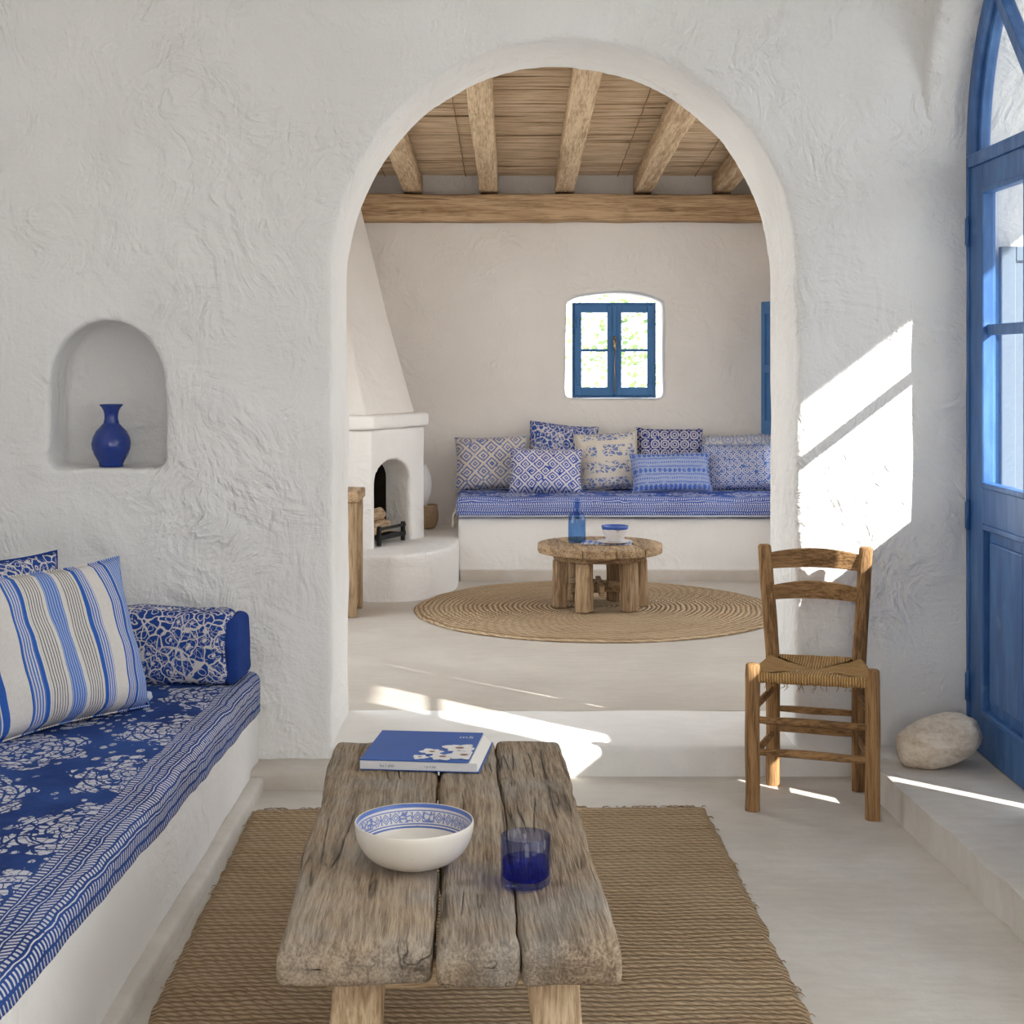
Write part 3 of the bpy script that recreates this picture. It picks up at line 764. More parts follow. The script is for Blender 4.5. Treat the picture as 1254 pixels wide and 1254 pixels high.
# dark cushion behind, then the ticking cushion
cushion('cushion', 'indigo floral cushion mostly hidden behind the striped one on the near bench', P['floral_bolster'], (-1.475, 4.385, ZS + .022), .46, .475, .13, R(53), R(8), 0, 3, P['navy'], 'cushions on the near bench')
st_ = cushion('cushion', 'large blue and cream striped cushion leaning on the near bench', P['ticking'], (-1.262, 4.33, ZS + .026), .56, .46, .17, R(53), R(17), R(-1.0), 1, P['ticking'], 'cushions on the near bench')
tz = MB(); tz.rbox(.283, .004, .03, .028, .024, .03, .010, 3, .01); tz.jig(.006, 60, 2); tz.build('corner_tassel', P['c_pipe'], st_)

# ------------------------------------------------------------------ rug and plank table
def rect_rug(name, label, cx, cy, w, l, z, mat, rot):
    mb = MB(); nx, ny = 70, 120; T = .012
    vs = []; fs = []; N = nx + 1
    for i in range(ny + 1):
        for j in range(nx + 1):
            u = j / nx - .5; v = i / ny - .5; x = u * w; y = v * l
            if j in (0, nx): x += noise.noise(Vector((0, y * 22, u * 9))) * .008
            if i in (0, ny): y += noise.noise(Vector((x * 14, 0, v * 9))) * .007
            e = min(j, nx - j, i, ny - i)
            vs.append((x, y, (0.001 if e == 0 else T + .003 * noise.noise(Vector((x * 3, y * 24, 2))) + .002 * noise.noise(Vector((x * 12, y * 12, 5))))))
    for i in range(ny):
        for j in range(nx): fs.append((i * N + j, i * N + j + 1, (i + 1) * N + j + 1, (i + 1) * N + j))
    mb.add(vs, fs)
    o = mb.build(name, mat); o.location = (cx, cy, z); o.rotation_euler = (0, 0, rot)
    return tag(o, label, 'rug')
rug = rect_rug('jute_rug', 'rectangular woven jute rug under the plank table', -.073, 3.395, 1.425, 2.72, .001, P['jute'], R(1.2))
fr = MB(); rf = random.Random(5)
for k in range(150):                              # loose fibres along the ends and sides
    s_ = rf.choice((1, 1, 0)); x = rf.uniform(-.71, .71); y = 1.36
    if not s_: x = rf.choice((-.712, .712)); y = rf.uniform(-1.3, 1.36)
    dx, dy = (rf.uniform(-.02, .02), rf.uniform(.004, .016)) if s_ else (math.copysign(rf.uniform(.003, .012), x), rf.uniform(-.015, .015))
    fr.tube([(x - dx, y - dy * .5, .008), (x + dx * .3, y + dy * .4, .010), (x + dx, y + dy, .004)], [.0018, .0015, .0008], 4)
tag(fr.build('loose_fibres', P['jute'], rug), kind='stuff')

tb = thing('plank_table', 'low weathered plank table on the jute rug, in front', 'table', (-.136, 3.27, .013), (0, 0, R(2.6)))
TT = .407                                          # table top above the rug
def plank(x0, x1, y0, y1, seed, lowz=.068, eb=(0, 1)):
    m = MB(); m.rbox((x0 + x1) / 2, (y0 + y1) / 2, TT - lowz / 2, x1 - x0, y1 - y0, lowz, .017, 3, .022)
    out = []
    for x, y, z in m.v:
        q = Vector((x * 4 + seed * 9, y * 2.2, z * 4)); d = noise.fractal(q, 1, 2, 3) * .007
        eg = lambda q: .010 * noise.noise(Vector((y * 3.1 + q * 3.7, q, 0))) + .004 * noise.noise(Vector((y * 15 + q * 5.3, 1, 0)))
        tt = (x - x0) / (x1 - x0); ex = eg(eb[0]) * (1 - tt) + eg(eb[1]) * tt
        ey = (.012 * noise.noise(Vector((x * 9 + seed, z * 8, 0))) + .006 * noise.noise(Vector((x * 30, z * 30, seed)))) if min(abs(y - y0), abs(y - y1)) < .03 else 0
        gz = .0022 * noise.noise(Vector((x * 70, y * 5, seed))) + .004 * noise.noise(Vector((x * 14, y * 2.4, seed)))
        if y < y0 + .05 and z > TT - .03: gz -= .016 * ((y0 + .05 - y) / .05) ** 2 * (1 + .8 * noise.noise(Vector((x * 11, seed, 0))))
        if z < TT - .03: gz = .004 * noise.noise(Vector((x * 9, y * 4, seed)))
        out.append((x + ex + d * .08, y + ey, z + gz))
    m.v = out
    return m
plank(-.296, -.027, -.70, .70, 1).build('plank', P['wea_y'], tb)
plank(-.0205, .1213, -.712, .70, 2, .072, (1, 2)).build('plank', P['wea_y'], tb)
plank(.1225, .292, -.712, .695, 3, .072, (2, 3)).build('plank', P['wea_y'], tb)
for (x, y, dx, dy) in ((-.155, -.57, -.03, -.035), (.178, -.57, .03, -.035), (-.165, .56, -.02, .03), (.178, .56, .02, .03)):
    m = MB(); h = TT - .055; m.rbox(0, 0, h / 2, .092, .075, h, .010, 3, .03); m.jig(.004, 7, int(x * 90 + 30))
    m.v = [(px + x + dx * (1 - pz / h), py + y + dy * (1 - pz / h), max(pz, 0)) for px, py, pz in m.v]
    m.build('leg', P['raw_z'], tb)
for y in (-.57, .56):
    m = MB(); m.rbox(.01, y, TT - .085, .46, .06, .05, .006, 2, .05); m.jig(.003, 7, 4); m.build('crosspiece', P['raw_x'], tb)
TZ = .013 + TT                                     # the table top in the room

# bowl with a painted band inside
def bowl_mat():
    m = M('painted_bowl_glaze'); u, v, _ = m.sep(m.uv()); o = m.obj()
    a = u * 30.0
    def band(p, q): return v.gt(p) * v.lt(q)
    V0 = .181                                      # arc length at the rim
    d = v - V0
    rim_l = d.gt(-.003) * d.lt(.005); l1 = d.gt(.0095) * d.lt(.0115); l2 = d.gt(.036) * d.lt(.0385); l3 = d.gt(.041) * d.lt(.045)
    fa = (a.frac() - .5) * 2.0; fd = (d - .0235) / .0115
    dia = fa.abs() + fd.abs()
    pat = ((dia - .82).abs().lt(.13)).mx((dia - .4).abs().lt(.12)).mx(((fa * 1.0).abs() - .95).abs().lt(.08) * fd.abs().lt(.9))
    scr = m.voro(m.comb(u * 70.0, d * 110.0), 1.0, 'DISTANCE_TO_EDGE').lt(.12)
    gate = m.noise(m.comb(u * 4.0, 1.0), 2.0, 1).gt(.52)
    motif = (pat * (1.0 - gate) + scr * gate).clamp() * d.gt(.0125) * d.lt(.034)
    halo = d.gt(.005) * d.lt(.036) * .22
    msk = rim_l.mx(l1).mx(l2).mx(l3).mx(motif * .9).mx(halo) * d.gt(-.003)
    col = m.mix(m.noise(o, 14, 3), lin(214, 206, 194), lin(226, 220, 210))
    col = m.mix(m.noise(o, 140, 1).step(.72, .78) * .4, col, lin(150, 130, 110))
    col = m.mix(msk * .95, col, lin(54, 92, 168))
    return m.done(col, .28, .5)
bw = thing('bowl', 'wide cream bowl with a blue painted band inside, on the plank table', 'bowl', (-.193, 2.985, TZ + .002))
prof = [(0, .006), (.040, .006), (.043, 0), (.047, 0), (.050, .006)]
for k in range(1, 13):
    t = k / 12; prof.append((.050 + .0675 * math.sin(t * PI / 2) ** .85, .006 + .079 * (1 - math.cos(t * PI / 2)) ** .92))
outer = prof[:]; L = sum(math.hypot(b[0] - a[0], b[1] - a[1]) for a, b in zip(outer, outer[1:]))
prof += [(.1165, .0875), (.114, .0865)]
for k in range(11, -1, -1):
    t = k / 12; prof.append((.048 + .064 * math.sin(t * PI / 2) ** .85, .0115 + .075 * (1 - math.cos(t * PI / 2)) ** .92))
prof += [(.03, .0095), (0, .009)]
BOWL_L = L
bm2 = MB().lathe(prof, 72).build('bowl_body', None, bw)
P['bowl'] = bowl_mat(); bm2.data.materials.append(P['bowl'])
# cobalt tumbler with water
tg = thing('drinking_glass', 'cobalt blue glass tumbler half full of water on the plank table', 'glass', (.026, 2.875, TZ + .002))
P['cobalt'] = glass('cobalt_glass', lin(212, 217, 242)); P['cobalt_deep'] = glass('cobalt_water', lin(130, 158, 250))
RG, HG = .0475, .093
pr = [(0, 0), (RG - .007, 0), (RG - .002, .003), (RG - .0005, .008), (RG, .05), (RG, HG - .001), (RG - .001, HG), (RG - .0025, HG - .001), (RG - .003, .05), (RG - .0035, .018), (RG - .007, .0135), (0, .013)]
MB().lathe(pr, 64).build('glass_body', P['cobalt'], tg, angle=1.2)
pr = [(0, .0131), (RG - .0071, .0136), (RG - .0033, .018), (RG - .0028, .046), (RG - .0031, .0475), (0, .047)]
MB().lathe(pr, 64).build('water', P['cobalt_deep'], tg, angle=1.0)['label'] = 'blue-tinted water'
# book
bk = thing('book', 'blue hardback book with white cover flowers on the plank table', 'book', (-.213, 3.80, TZ + .002), (0, 0, R(-6)))
BW, BD, BT = .285, .285, .027
P['book_blue'] = simple('blue_book_cover', lin(46, 92, 170), .45, .4, 0, .12, 7)
P['book_white'] = simple('white_book_board', lin(206, 206, 210), .5, .4, 0, .04, 20)
P['paper'] = simple('book_paper', lin(232, 228, 220), .9, .1, 0, .05, 200)
P['ink'] = simple('grey_print', lin(110, 112, 124), .7, .2); P['petal'] = simple('white_petal_print', lin(228, 226, 226), .5, .3, 0, .06, 30); P['petal_core'] = simple('brown_petal_print', lin(150, 112, 90), .6, .3)
MB().box(-BW / 2, BW / 2 + .008, -BD / 2, BD / 2, 0, .0025).build('back_cover', P['book_blue'], bk, smooth=False, bevel=.0008)
MB().prism([(-BW / 2 + .003, .0026), (BW / 2 + .004, .0026), (BW / 2 - .016, BT - .0035), (-BW / 2 + .003, BT - .0035)], 'y', -BD / 2 + .003, BD / 2 - .005).build('page_block', P['paper'], bk, smooth=False, bevel=.001)
MB().box(-BW / 2, BW / 2 + .002, -BD / 2 - .0015, -BD / 2 + .001, .0027, BT - .004).build('spine', P['book_white'], bk, smooth=False, bevel=.001)
cv = bpy.data.objects.new('front_cover', None)
tl = R(-1.2)
m = MB(); m.box(-BW / 2, BW / 2 - .018, -BD / 2 - .003, BD / 2, BT - .0028, BT); fc = m.build('front_cover', P['book_blue'], bk, smooth=False, bevel=.0008)
bpy.data.objects.remove(cv)
fl = MB(); rp_ = random.Random(3)
def flower(mb, core, cx, cy, r, z, np_=6):
    for k in range(np_):
        a = 2 * PI * k / np_ + rp_.uniform(-.3, .3); l = r * rp_.uniform(.75, 1.1); ww = l * .36
        pts = [(cx + math.cos(a) * l * t + math.cos(a + PI / 2) * ww * s_ * math.sin(t * PI) ** .7, cy + math.sin(a) * l * t + math.sin(a + PI / 2) * ww * s_ * math.sin(t * PI) ** .7, z + .00012 * k) for t, s_ in [(q / 6, 1) for q in range(7)] + [(q / 6, -1) for q in range(5, 0, -1)]]
        mb.add(pts, [list(range(len(pts)))])
    core.add([(cx + r * .24 * math.cos(2 * PI * q / 10), cy + r * .2 * math.sin(2 * PI * q / 10), z + .001) for q in range(10)], [list(range(10))])
for cx, cy, r in ((.085, -.02, .048), (.022, -.062, .034), (.105, -.085, .045), (.055, -.105, .040), (.0, -.115, .022)):
    fl = MB(); co_ = MB(); flower(fl, co_, cx, cy, r, BT + .0004); fl.add(co_.v, co_.f); fl.v = [(min(x, BW / 2 - .020), max(y, -BD / 2 + .002), z) for x, y, z in fl.v]
    o = fl.build('printed_flower', P['petal'], fc, smooth=False); o.data.materials.append(P['petal_core']); o.data.polygons[len(o.data.polygons) - 1].material_index = 1
def lettering(name, text, size, loc, rot, parent, mat):
    cu = bpy.data.curves.new(name, 'FONT'); cu.body = text; cu.size = size; cu.align_x = 'CENTER'; cu.align_y = 'CENTER'
    t = bpy.data.objects.new(name, cu); COL.objects.link(t); dg = bpy.context.evaluated_depsgraph_get(); me = bpy.data.meshes.new_from_object(t.evaluated_get(dg))
    bpy.data.objects.remove(t); o = bpy.data.objects.new(name, me); me.materials.append(mat); COL.objects.link(o); o.parent = parent; o.location = loc; o.rotation_euler = rot
    return o
lettering('title_lettering', 'm5', .030, (.088, .088, BT + .0004), (0, 0, 0), fc, P['petal'])
lettering('spine_lettering', 'ku i uhir', .011, (-.075, -BD / 2 - .0024, BT / 2 - .001), (PI / 2, 0, 0), bk, P['ink'])
lettering('spine_lettering', 'i p v no', .009, (.03, -BD / 2 - .0024, BT / 2 - .001), (PI / 2, 0, 0), bk, P['ink'])

# ------------------------------------------------------------------ ladder-back chair
ch = thing('ladder_back_chair', 'rustic brown ladder-back chair with a woven rush seat, by the arch', 'chair', (0, 0, 0))
FL, FR, RL, RR = Vector((.757, 4.755, 0)), Vector((1.113, 4.662, 0)), Vector((.872, 5.045, 0)), Vector((1.142, 4.975, 0))
SEAT = .437
def leg(p, top, rake, seed):
    m = MB(); n = 16; pts = []; rad = []
    for k in range(n + 1):
        z = top * k / n; bend = max(0, z - .42)
        pts.append((p.x + rake[0] * bend + .002 * noise.noise(Vector((z * 6, seed, 0))), p.y + rake[1] * bend + .002 * noise.noise(Vector((z * 6, seed, 5))), z))
        rad.append((.0235 + .001 * noise.noise(Vector((z * 8, seed, 9)))) * (1 if z < top - .012 else .93))
    pts.append((pts[-1][0], pts[-1][1], top + .005)); rad.append(.017)
    m.tube(pts, rad, 16); return m.build('leg', P['chair_z'], ch, angle=.9)
leg(FL, .458, (0, 0), 1); leg(FR, .458, (0, 0), 2); leg(RL, .792, (-.06, .12), 3); leg(RR, .792, (.09, .11), 4)
def rod(name, a, b, za, zb, r=.011, ax='x', bulge=.0):
    a = Vector((a.x, a.y, za)); b = Vector((b.x, b.y, zb)); n = 10
    m = MB(); m.tube([a.lerp(b, k / n) + Vector((0, 0, .002 * noise.noise(Vector((k * .4, za * 30, 1))))) for k in range(n + 1)], [r * (.82 + .25 * math.sin(PI * k / n)) for k in range(n + 1)], 10)
    return m.build(name, P['chair_' + ax], ch)
rod('stretcher', FL, FR, .287, .283, .0125); rod('stretcher', FL, FR, .187, .183, .0125)
rod('stretcher', RL, RR, .256, .252, .011); rod('stretcher', RL, RR, .190, .186, .011)
rod('stretcher', FL, RL, .318, .322, .011, 'y'); rod('stretcher', FL, RL, .170, .176, .011, 'y')
rod('stretcher', FR, RR, .318, .322, .011, 'y'); rod('stretcher', FR, RR, .170, .176, .011, 'y')
def slat(z0, hgt, rise):
    m = MB(); n = 14; vs = []; fs = []
    bz = lambda z: max(0, z - .42)
    A = Vector((RL.x - .06 * bz(z0), RL.y + .12 * bz(z0), 0)); B = Vector((RR.x + .09 * bz(z0), RR.y + .11 * bz(z0), 0))
    d = (B - A).normalized(); nrm = Vector((-d.y, d.x, 0))
    for k in range(n + 1):
        t = k / n; c = A.lerp(B, t) + nrm * (.022 * math.sin(PI * t)); up = rise * math.sin(PI * t) ** .8
        for o_, zz in ((-.008, 0), (.008, 0), (.008, hgt), (-.008, hgt)): vs.append((c.x + nrm.x * o_, c.y + nrm.y * o_, z0 + zz + up * (1 if zz else .55) - (.006 * (1 - math.sin(PI * t)) if zz else 0)))
    for k in range(n):
        for i in range(4): fs.append((k * 4 + i, k * 4 + (i + 1) % 4, k * 4 + 4 + (i + 1) % 4, k * 4 + 4 + i))
    fs += [(0, 3, 2, 1), (n * 4, n * 4 + 1, n * 4 + 2, n * 4 + 3)]
    m.add(vs, fs); return m.build('back_slat', P['chair_x'], ch, smooth=False, bevel=.004)
slat(.715, .058, .014); slat(.613, .052, .014)
def rush_mat():
    m = M('twisted_rush'); u, v, _ = m.sep(m.uv()); o = m.obj()
    uu = u + (m.noise(o, 26, 2) - .5) * .006
    st = ((uu / .0085).frac() * PI).sin(); tw = ((v / .012 + uu / .0085).frac() * PI).sin(); f = m.noise(m.comb((uu / .0085).floor() * .7, v * 9.0), 2.5, 3)
    col = m.ramp((st * .45 + f * .6 + tw * .15 - .2).clamp(), [(0, lin(92, 62, 32)), (.4, lin(176, 132, 78)), (.75, lin(214, 176, 120)), (1, lin(236, 206, 158))])
    m.bump(st + tw * .25 + f * .3, .004, 1.0); return m.done(col, .75, .25)
P['rush'] = rush_mat()
def rush_seat():
    C = [FL, FR, RR, RL]; ctr = (FL + FR + RL + RR) / 4; K = 30; mb = MB()
    for s_ in range(4):
        a, b = C[s_], C[(s_ + 1) % 4]; d = (b - a).normalized(); out = Vector((d.y, -d.x, 0)); L = (b - a).length
        if (ctr - a).dot(out) > 0: out = -out
        T = 12; Q = 9; cols = []
        for i in range(K + 1):
            e = a.lerp(b, .045 + .91 * i / K); col = []
            for t in range(T + 1):
                f = t / T; p = ctr.lerp(e, f); z = SEAT - .018 * (1 - f ** 3) + (.010 * (1 - f) * math.sin(PI * f)) + .003 * noise.noise(Vector((p.x * 20, p.y * 20, 0)))
                if f > .8: z += .0
                col.append(Vector((p.x, p.y, z)))
            rr = .017 + .0022 * noise.noise(Vector((i * .9, s_ * 5, 0)))
            for q in range(1, Q + 1):
                th = PI * 1.0 * q / Q; col.append(Vector((e.x, e.y, SEAT - rr)) + out * (rr * math.sin(th)) + Vector((0, 0, rr * math.cos(th))))
            for f in (.7, .2): p = ctr.lerp(e, f); col.append(Vector((p.x, p.y, SEAT - 2 * rr + .004 - .006 * (1 - f))))
            cols.append(col)
        n = len(cols[0]); vs = [p for c in cols for p in c]; fs = []; uv = []
        arc = [0]
        for q in range(1, n): arc.append(arc[-1] + (cols[K // 2][q] - cols[K // 2][q - 1]).length)
        for i in range(K):
            for j in range(n - 1):
                f = [(i, j), (i + 1, j), (i + 1, j + 1), (i, j + 1)]; fs.append([x * n + y for x, y in f])
                uv.append([((cols[x][y] - a).dot(d), arc[y]) for x, y in f])
        mb.add(vs, fs, uv)
    return mb
rush_seat().build('seat', P['rush'], ch)
lf = MB(); r_ = random.Random(8)
for k in range(22):
    p = FL.lerp(FR, r_.uniform(.1, .9)); z = SEAT - .03
    lf.tube([(p.x, p.y - .012, z), (p.x + r_.uniform(-.006, .006), p.y - .017, z - .008), (p.x + r_.uniform(-.012, .012), p.y - .016, z - r_.uniform(.012, .024))], [.0012, .001, .0006], 4)
tag(lf.build('loose_rush_ends', P['rush'], ch), kind='stuff')

# ------------------------------------------------------------------ stone doorstop
def stone():
    m = MB(); n1, n2 = 40, 26; vs = []; fs = []
    for i in range(n2 + 1):
        th = PI * i / n2
        for j in range(n1):
            a = 2 * PI * j / n1; p = Vector((math.sin(th) * math.cos(a), math.sin(th) * math.sin(a), math.cos(th)))
            e = Vector([math.copysign(abs(q) ** .86, q) for q in p])
            d = 1 + .10 * noise.fractal(p * 1.3 + Vector((3, 8, 1)), 1, 2, 3) + .02 * noise.noise(p * 6)
            vs.append(Vector((e.x * .142 * d, e.y * .098 * d, e.z * .074 * d)))
    for i in range(n2):
        for j in range(n1): fs.append((i * n1 + j, i * n1 + (j + 1) % n1, (i + 1) * n1 + (j + 1) % n1, (i + 1) * n1 + j))
    m.add(vs, fs); m.xf(Matrix.Rotation(R(-17), 4, 'Y')); z0 = min(v[2] for v in m.v)
    m.v = [(x, y, max(z, z0 + .006) - z0 - .006) for x, y, z in m.v]
    return m
def stone_mat():
    m = M('veined_beige_stone'); o = m.obj(); w = m.warp(o, 6, .07)
    a = m.noise(m.mapv(w, (3, 3, 9), rot=(0, R(25), 0)), 3.2, 6, .65); b = m.noise(o, 60, 3)
    col = m.ramp((a * .8 + b * .25 - .02).clamp(), [(.28, lin(158, 134, 110)), (.40, lin(206, 188, 166)), (.54, lin(228, 216, 200)), (.75, lin(240, 232, 220))])
    m.bump(a * .8 + b * .3, .012, 1.0); return m.done(col, .8, .25)
P['stone'] = stone_mat()
o = stone().build('stone', P['stone']); o.location = (1.385, 4.885, .105); o.rotation_euler = (0, 0, R(6))
tag(o, 'large smooth beige stone resting on the step by the blue door', 'stone')

# ------------------------------------------------------------------ vase in the niche
P['vase'] = simple('cobalt_glaze', lin(30, 58, 138), .16, .6, 0, .25, 18, .002)
vz = [(0, .0), (.040, 0), (.042, .003), (.041, .008), (.046, .020), (.058, .040), (.066, .062), (.068, .080), (.064, .102), (.053, .124), (.038, .140), (.027, .152), (.0235, .168), (.024, .184), (.028, .198), (.034, .208), (.040, .214), (.040, .218), (.034, .217), (.026, .205), (.020, .186), (.019, .165), (.03, .14), (.0, .12)]
vs_ = thing('vase', 'cobalt blue glazed vase standing in the wall niche', 'vase', (-1.402, YF + .145, 1.045))
MB().lathe(vz[:12], 56).build('vase_body', P['vase'], vs_); MB().lathe(vz[11:], 56).build('vase_neck', P['vase'], vs_)
# ------------------------------------------------------------------ far room: hearth and fireplace
FH = .36
he = MB(); pts = [(XL2 - .01, 8.19), (-.66, 8.19)]
for k in range(1, 15): a = -PI / 2 + PI / 2 * k / 14; pts.append((-.66 + .345 * math.cos(a), 8.80 + .61 * math.sin(a)))
pts += [(-.315, 8.985), (-.318, YW + .02), (XL2 - .01, YW + .02)]
he.prism(pts, 'z', .05, FH); h_ = he.build('hearth', P['plaster_smooth'], None, smooth=False)
carve(h_, [], .016, 5, .006, 6); 
tag(h_, 'rounded white hearth ledge at the foot of the fireplace', 'hearth')
fp = thing('fireplace', 'white plastered corner fireplace with a tapering hood', 'fireplace', (0, 0, 0))
A, B = Vector((-.785, 8.45, 0)), Vector((-.525, 9.04, 0)); dAB = (B - A).normalized(); nAB = Vector((dAB.y, -dAB.x, 0))
foot = [(XL2 + .005, A.y), (A.x, A.y), (B.x, B.y), (B.x - .30, YW - .05), (XL2 + .005, YW - .05)]
bd = MB().prism(foot, 'z', FH - .03, 1.02).build('fireplace_body', P['plaster_smooth'], fp, smooth=False)
ct = MB(); s0, s1, zt = .035, .475, .86; op = []
for s_, z in [(s0, FH - .1), (s1, FH - .1)] + [((s0 + s1) / 2 + (s1 - s0) / 2 * math.cos(PI * k / 20), .72 + .125 * math.sin(PI * k / 20)) for k in range(21)]: op.append((s_, z))
n = len(op); P3 = lambda s_, z, d: A + dAB * s_ - nAB * d + Vector((0, 0, z))
ct.add([P3(s_, z, -.2) for s_, z in op] + [P3(s_, z, .36) for s_, z in op], [list(range(n))[::-1], list(range(n, 2 * n))] + [(i, (i + 1) % n, n + (i + 1) % n, n + i) for i in range(n)])
carve(bd, [ct.build('cut', None, smooth=False)], .0125, 4, .005, 7)
# soot-black firebox behind the white jamb
fb = MB(); op2 = [((s_ - .255) * .985 + .255, z) for s_, z in op]
k0 = .165
fb.add([P3(s_, z, k0) for s_, z in op2] + [P3(s_, z, .345) for s_, z in op2], [list(range(n, 2 * n))] + [(i, (i + 1) % n, n + (i + 1) % n, n + i) for i in range(n)])
fb.v = [(x, y, max(z, FH + .004)) for x, y, z in fb.v]
fb.build('firebox', P['soot'], fp, smooth=False)['label'] = 'soot-black inside of the fireplace'
# mantel
off = .03
mt = [(XL2 + .005, A.y - off), (A.x + off * .6, A.y - off), (B.x + off, B.y - off * .2), (B.x + off - .29, YW - .06), (XL2 + .005, YW - .06)]
mo = MB().prism(mt, 'z', 1.022, 1.105).build('mantel', P['plaster_smooth'], fp, smooth=False); carve(mo, [], .0125, 16, .004, 8)
# hood
hb = [(XL2 + .01, A.y + .03), (A.x - .03, A.y + .03), (B.x - .045, B.y + .0), (B.x - .30, YW - .03), (XL2 + .01, YW - .03)]
ht = [(XL2 + .01, 9.0), (-1.10, 9.0), (-.93, 9.30), (-1.0, YW - .03), (XL2 + .01, YW - .03)]
hd = MB(); n = 5; vs = [(x, y, 1.06) for x, y in hb] + [(x + (x2 - x) * .5 - .012, y + (y2 - y) * .5, 1.70) for (x, y), (x2, y2) in zip(hb, ht)] + [(x, y, 2.36) for x, y in ht] + [(x, y, 2.9) for x, y in ht]
hd.add(vs, [[4, 3, 2, 1, 0], [15, 16, 17, 18, 19]] + [(r * 5 + i, r * 5 + (i + 1) % 5, r * 5 + 5 + (i + 1) % 5, r * 5 + 5 + i) for r in range(3) for i in range(5)])
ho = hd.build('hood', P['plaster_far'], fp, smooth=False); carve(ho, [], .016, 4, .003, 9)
# grate and logs
gr = thing('fire_grate', 'dark iron grate inside the fireplace', 'grate', tuple(P3(.25, FH + .004, .10)), (0, 0, math.atan2(dAB.y, dAB.x)))
m = MB()
for k in range(7): m.box(-.15 + k * .046, -.135 + k * .046, -.09, .10, .035, .05)
m.box(-.16, .16, -.10, -.085, .03, .055); m.box(-.16, .16, .085, .10, .03, .055)
for x in (-.15, .14):
    m.box(x - .008, x + .012, -.10, -.08, 0, .11); m.box(x - .008, x + .012, .08, .10, 0, .11)
m.box(-.16, .16, -.10, -.088, .085, .10); m.build('grate_bars', P['iron'], gr, smooth=False)
where = ['lowest split log on the iron grate, nearest the room', 'split log lying behind the nearest one on the iron grate', 'split log on top of the other two on the iron grate']
for k, (s_, d, z, yaw) in enumerate(((.20, .075, .10, 10), (.24, .155, .10, -6), (.20, .115, .165, 3))):
    m = MB(); m.rbox(0, 0, 0, .075, .27, .07, .02, 3, .03); m.jig(.012, 9, 30 + k)
    o = m.build('firewood_log', P['log']); o.location = P3(s_, FH + z - .004, d); o.rotation_euler = (.0, R(20 * k), math.atan2(dAB.y, dAB.x) - PI / 2 + R(yaw))
    tag(o, where[k], 'firewood', 'logs in the fireplace')

# basket with a pale jar behind the fireplace
P['basket'] = simple('basket_weave', lin(178, 152, 120), .85, .2, 0, .3, 60, .006)
P['jar'] = simple('white_glazed_earthenware', lin(214, 212, 212), .4, .4, 0, .14, 12, .002)
bs = thing('basket', 'small woven basket on the ledge between fireplace and far seat', 'basket', (-.545, 9.46, FH + .004))
m = MB(); prb = [(0, 0), (.062, 0), (.075, .02), (.085, .06), (.085, .10), (.076, .135), (.078, .142), (.072, .142), (.068, .13), (.077, .10), (.076, .06), (.066, .022), (0, .018)]
m.lathe(prb, 40); m.build('basket_body', P['basket'], bs)
m = MB(); m.lathe([(.076 + .006 * math.cos(q), .14 + .006 * math.sin(q)) for q in [2 * PI * k / 8 for k in range(9)]], 40); m.build('basket_rim', P['basket'], bs)
jr = thing('jar', 'tall white jar standing in the small basket beside the fireplace', 'jar', (-.570, 9.46, FH + .024))
pj = [(0, 0), (.045, 0), (.05, .02), (.042, .09), (.040, .12), (.052, .16), (.064, .20), (.068, .25), (.064, .30), (.050, .345), (.035, .365), (.036, .378), (.03, .378), (.0, .34)]
MB().lathe(pj, 40).build('jar_body', P['jar'], jr)

# wooden stand at the left edge of the arch
ws = thing('wooden_stand', 'raw timber side stand seen at the left edge of the arch, before the hearth', 'side table', (-1.01, 7.86, ZU))
m = MB(); m.rbox(0, 0, .612, .46, .36, .05, .006, 2, .06); m.jig(.003, 6, 2); m.build('stand_top', P['tab_y'], ws, angle=.8)
for x, y in ((-.19, -.14), (.19, -.14), (-.19, .14), (.19, .14)):
    m = MB(); m.rbox(x, y, .293, .055, .055, .586, .005, 2, .06); m.jig(.003, 6, int(10 * x + 20 * y)); m.build('leg', P['tab_z'], ws, angle=.8)
for y in (-.14, .14): m = MB(); m.rbox(0, y, .20, .34, .03, .06, .004, 2, .06); m.build('rail', P['tab_x'], ws, angle=.8)
for x in (-.19, .19): m = MB(); m.rbox(x, 0, .20, .03, .24, .06, .004, 2, .06); m.build('rail', P['tab_y'], ws, angle=.8); m = MB(); m.rbox(x, 0, .09, .018, .24, .15, .004, 2, .06); m.build('side_panel', P['tab_y'], ws, angle=.8)

# ------------------------------------------------------------------ long far seat
sx0, sx1, sy = -.318, XR2 + .01, 8.985
fs_ = thing('masonry_bench', 'white plastered built-in bench across the far wall, under the cushions', 'bench', (0, 0, 0))
m = MB(); m.rbox((sx0 + sx1) / 2, (sy + YW + .02) / 2, .285, sx1 - sx0, YW + .02 - sy, .385, .022, 3, .07); m.jig(.005, 3.5, 12); m.build('bench_base', P['plaster_smooth'], fs_)
m = MB(); m.rbox((sx0 + sx1) / 2 + .005, sy - .004, .125, sx1 - sx0 - .01, .03, .088, .006, 2, .07); m.jig(.002, 5, 13); m.build('plinth', P['skirt'], fs_)
SZ = .478
mx0, mx1, my0, my1 = -.335, 1.70, 8.945, 9.70
mt_ = MB(); mt_.rbox(0, 0, 0, mx1 - mx0, my1 - my0, .118, .035, 4, .045); mt_.jig(.008, 4.5, 15)
cx_, cy_ = (mx0 + mx1) / 2, (my0 + my1) / 2
mats = thing('seat_mattress', 'long blue and white quilted mattress on the far built-in bench', 'mattress', (cx_, cy_, SZ + .064))
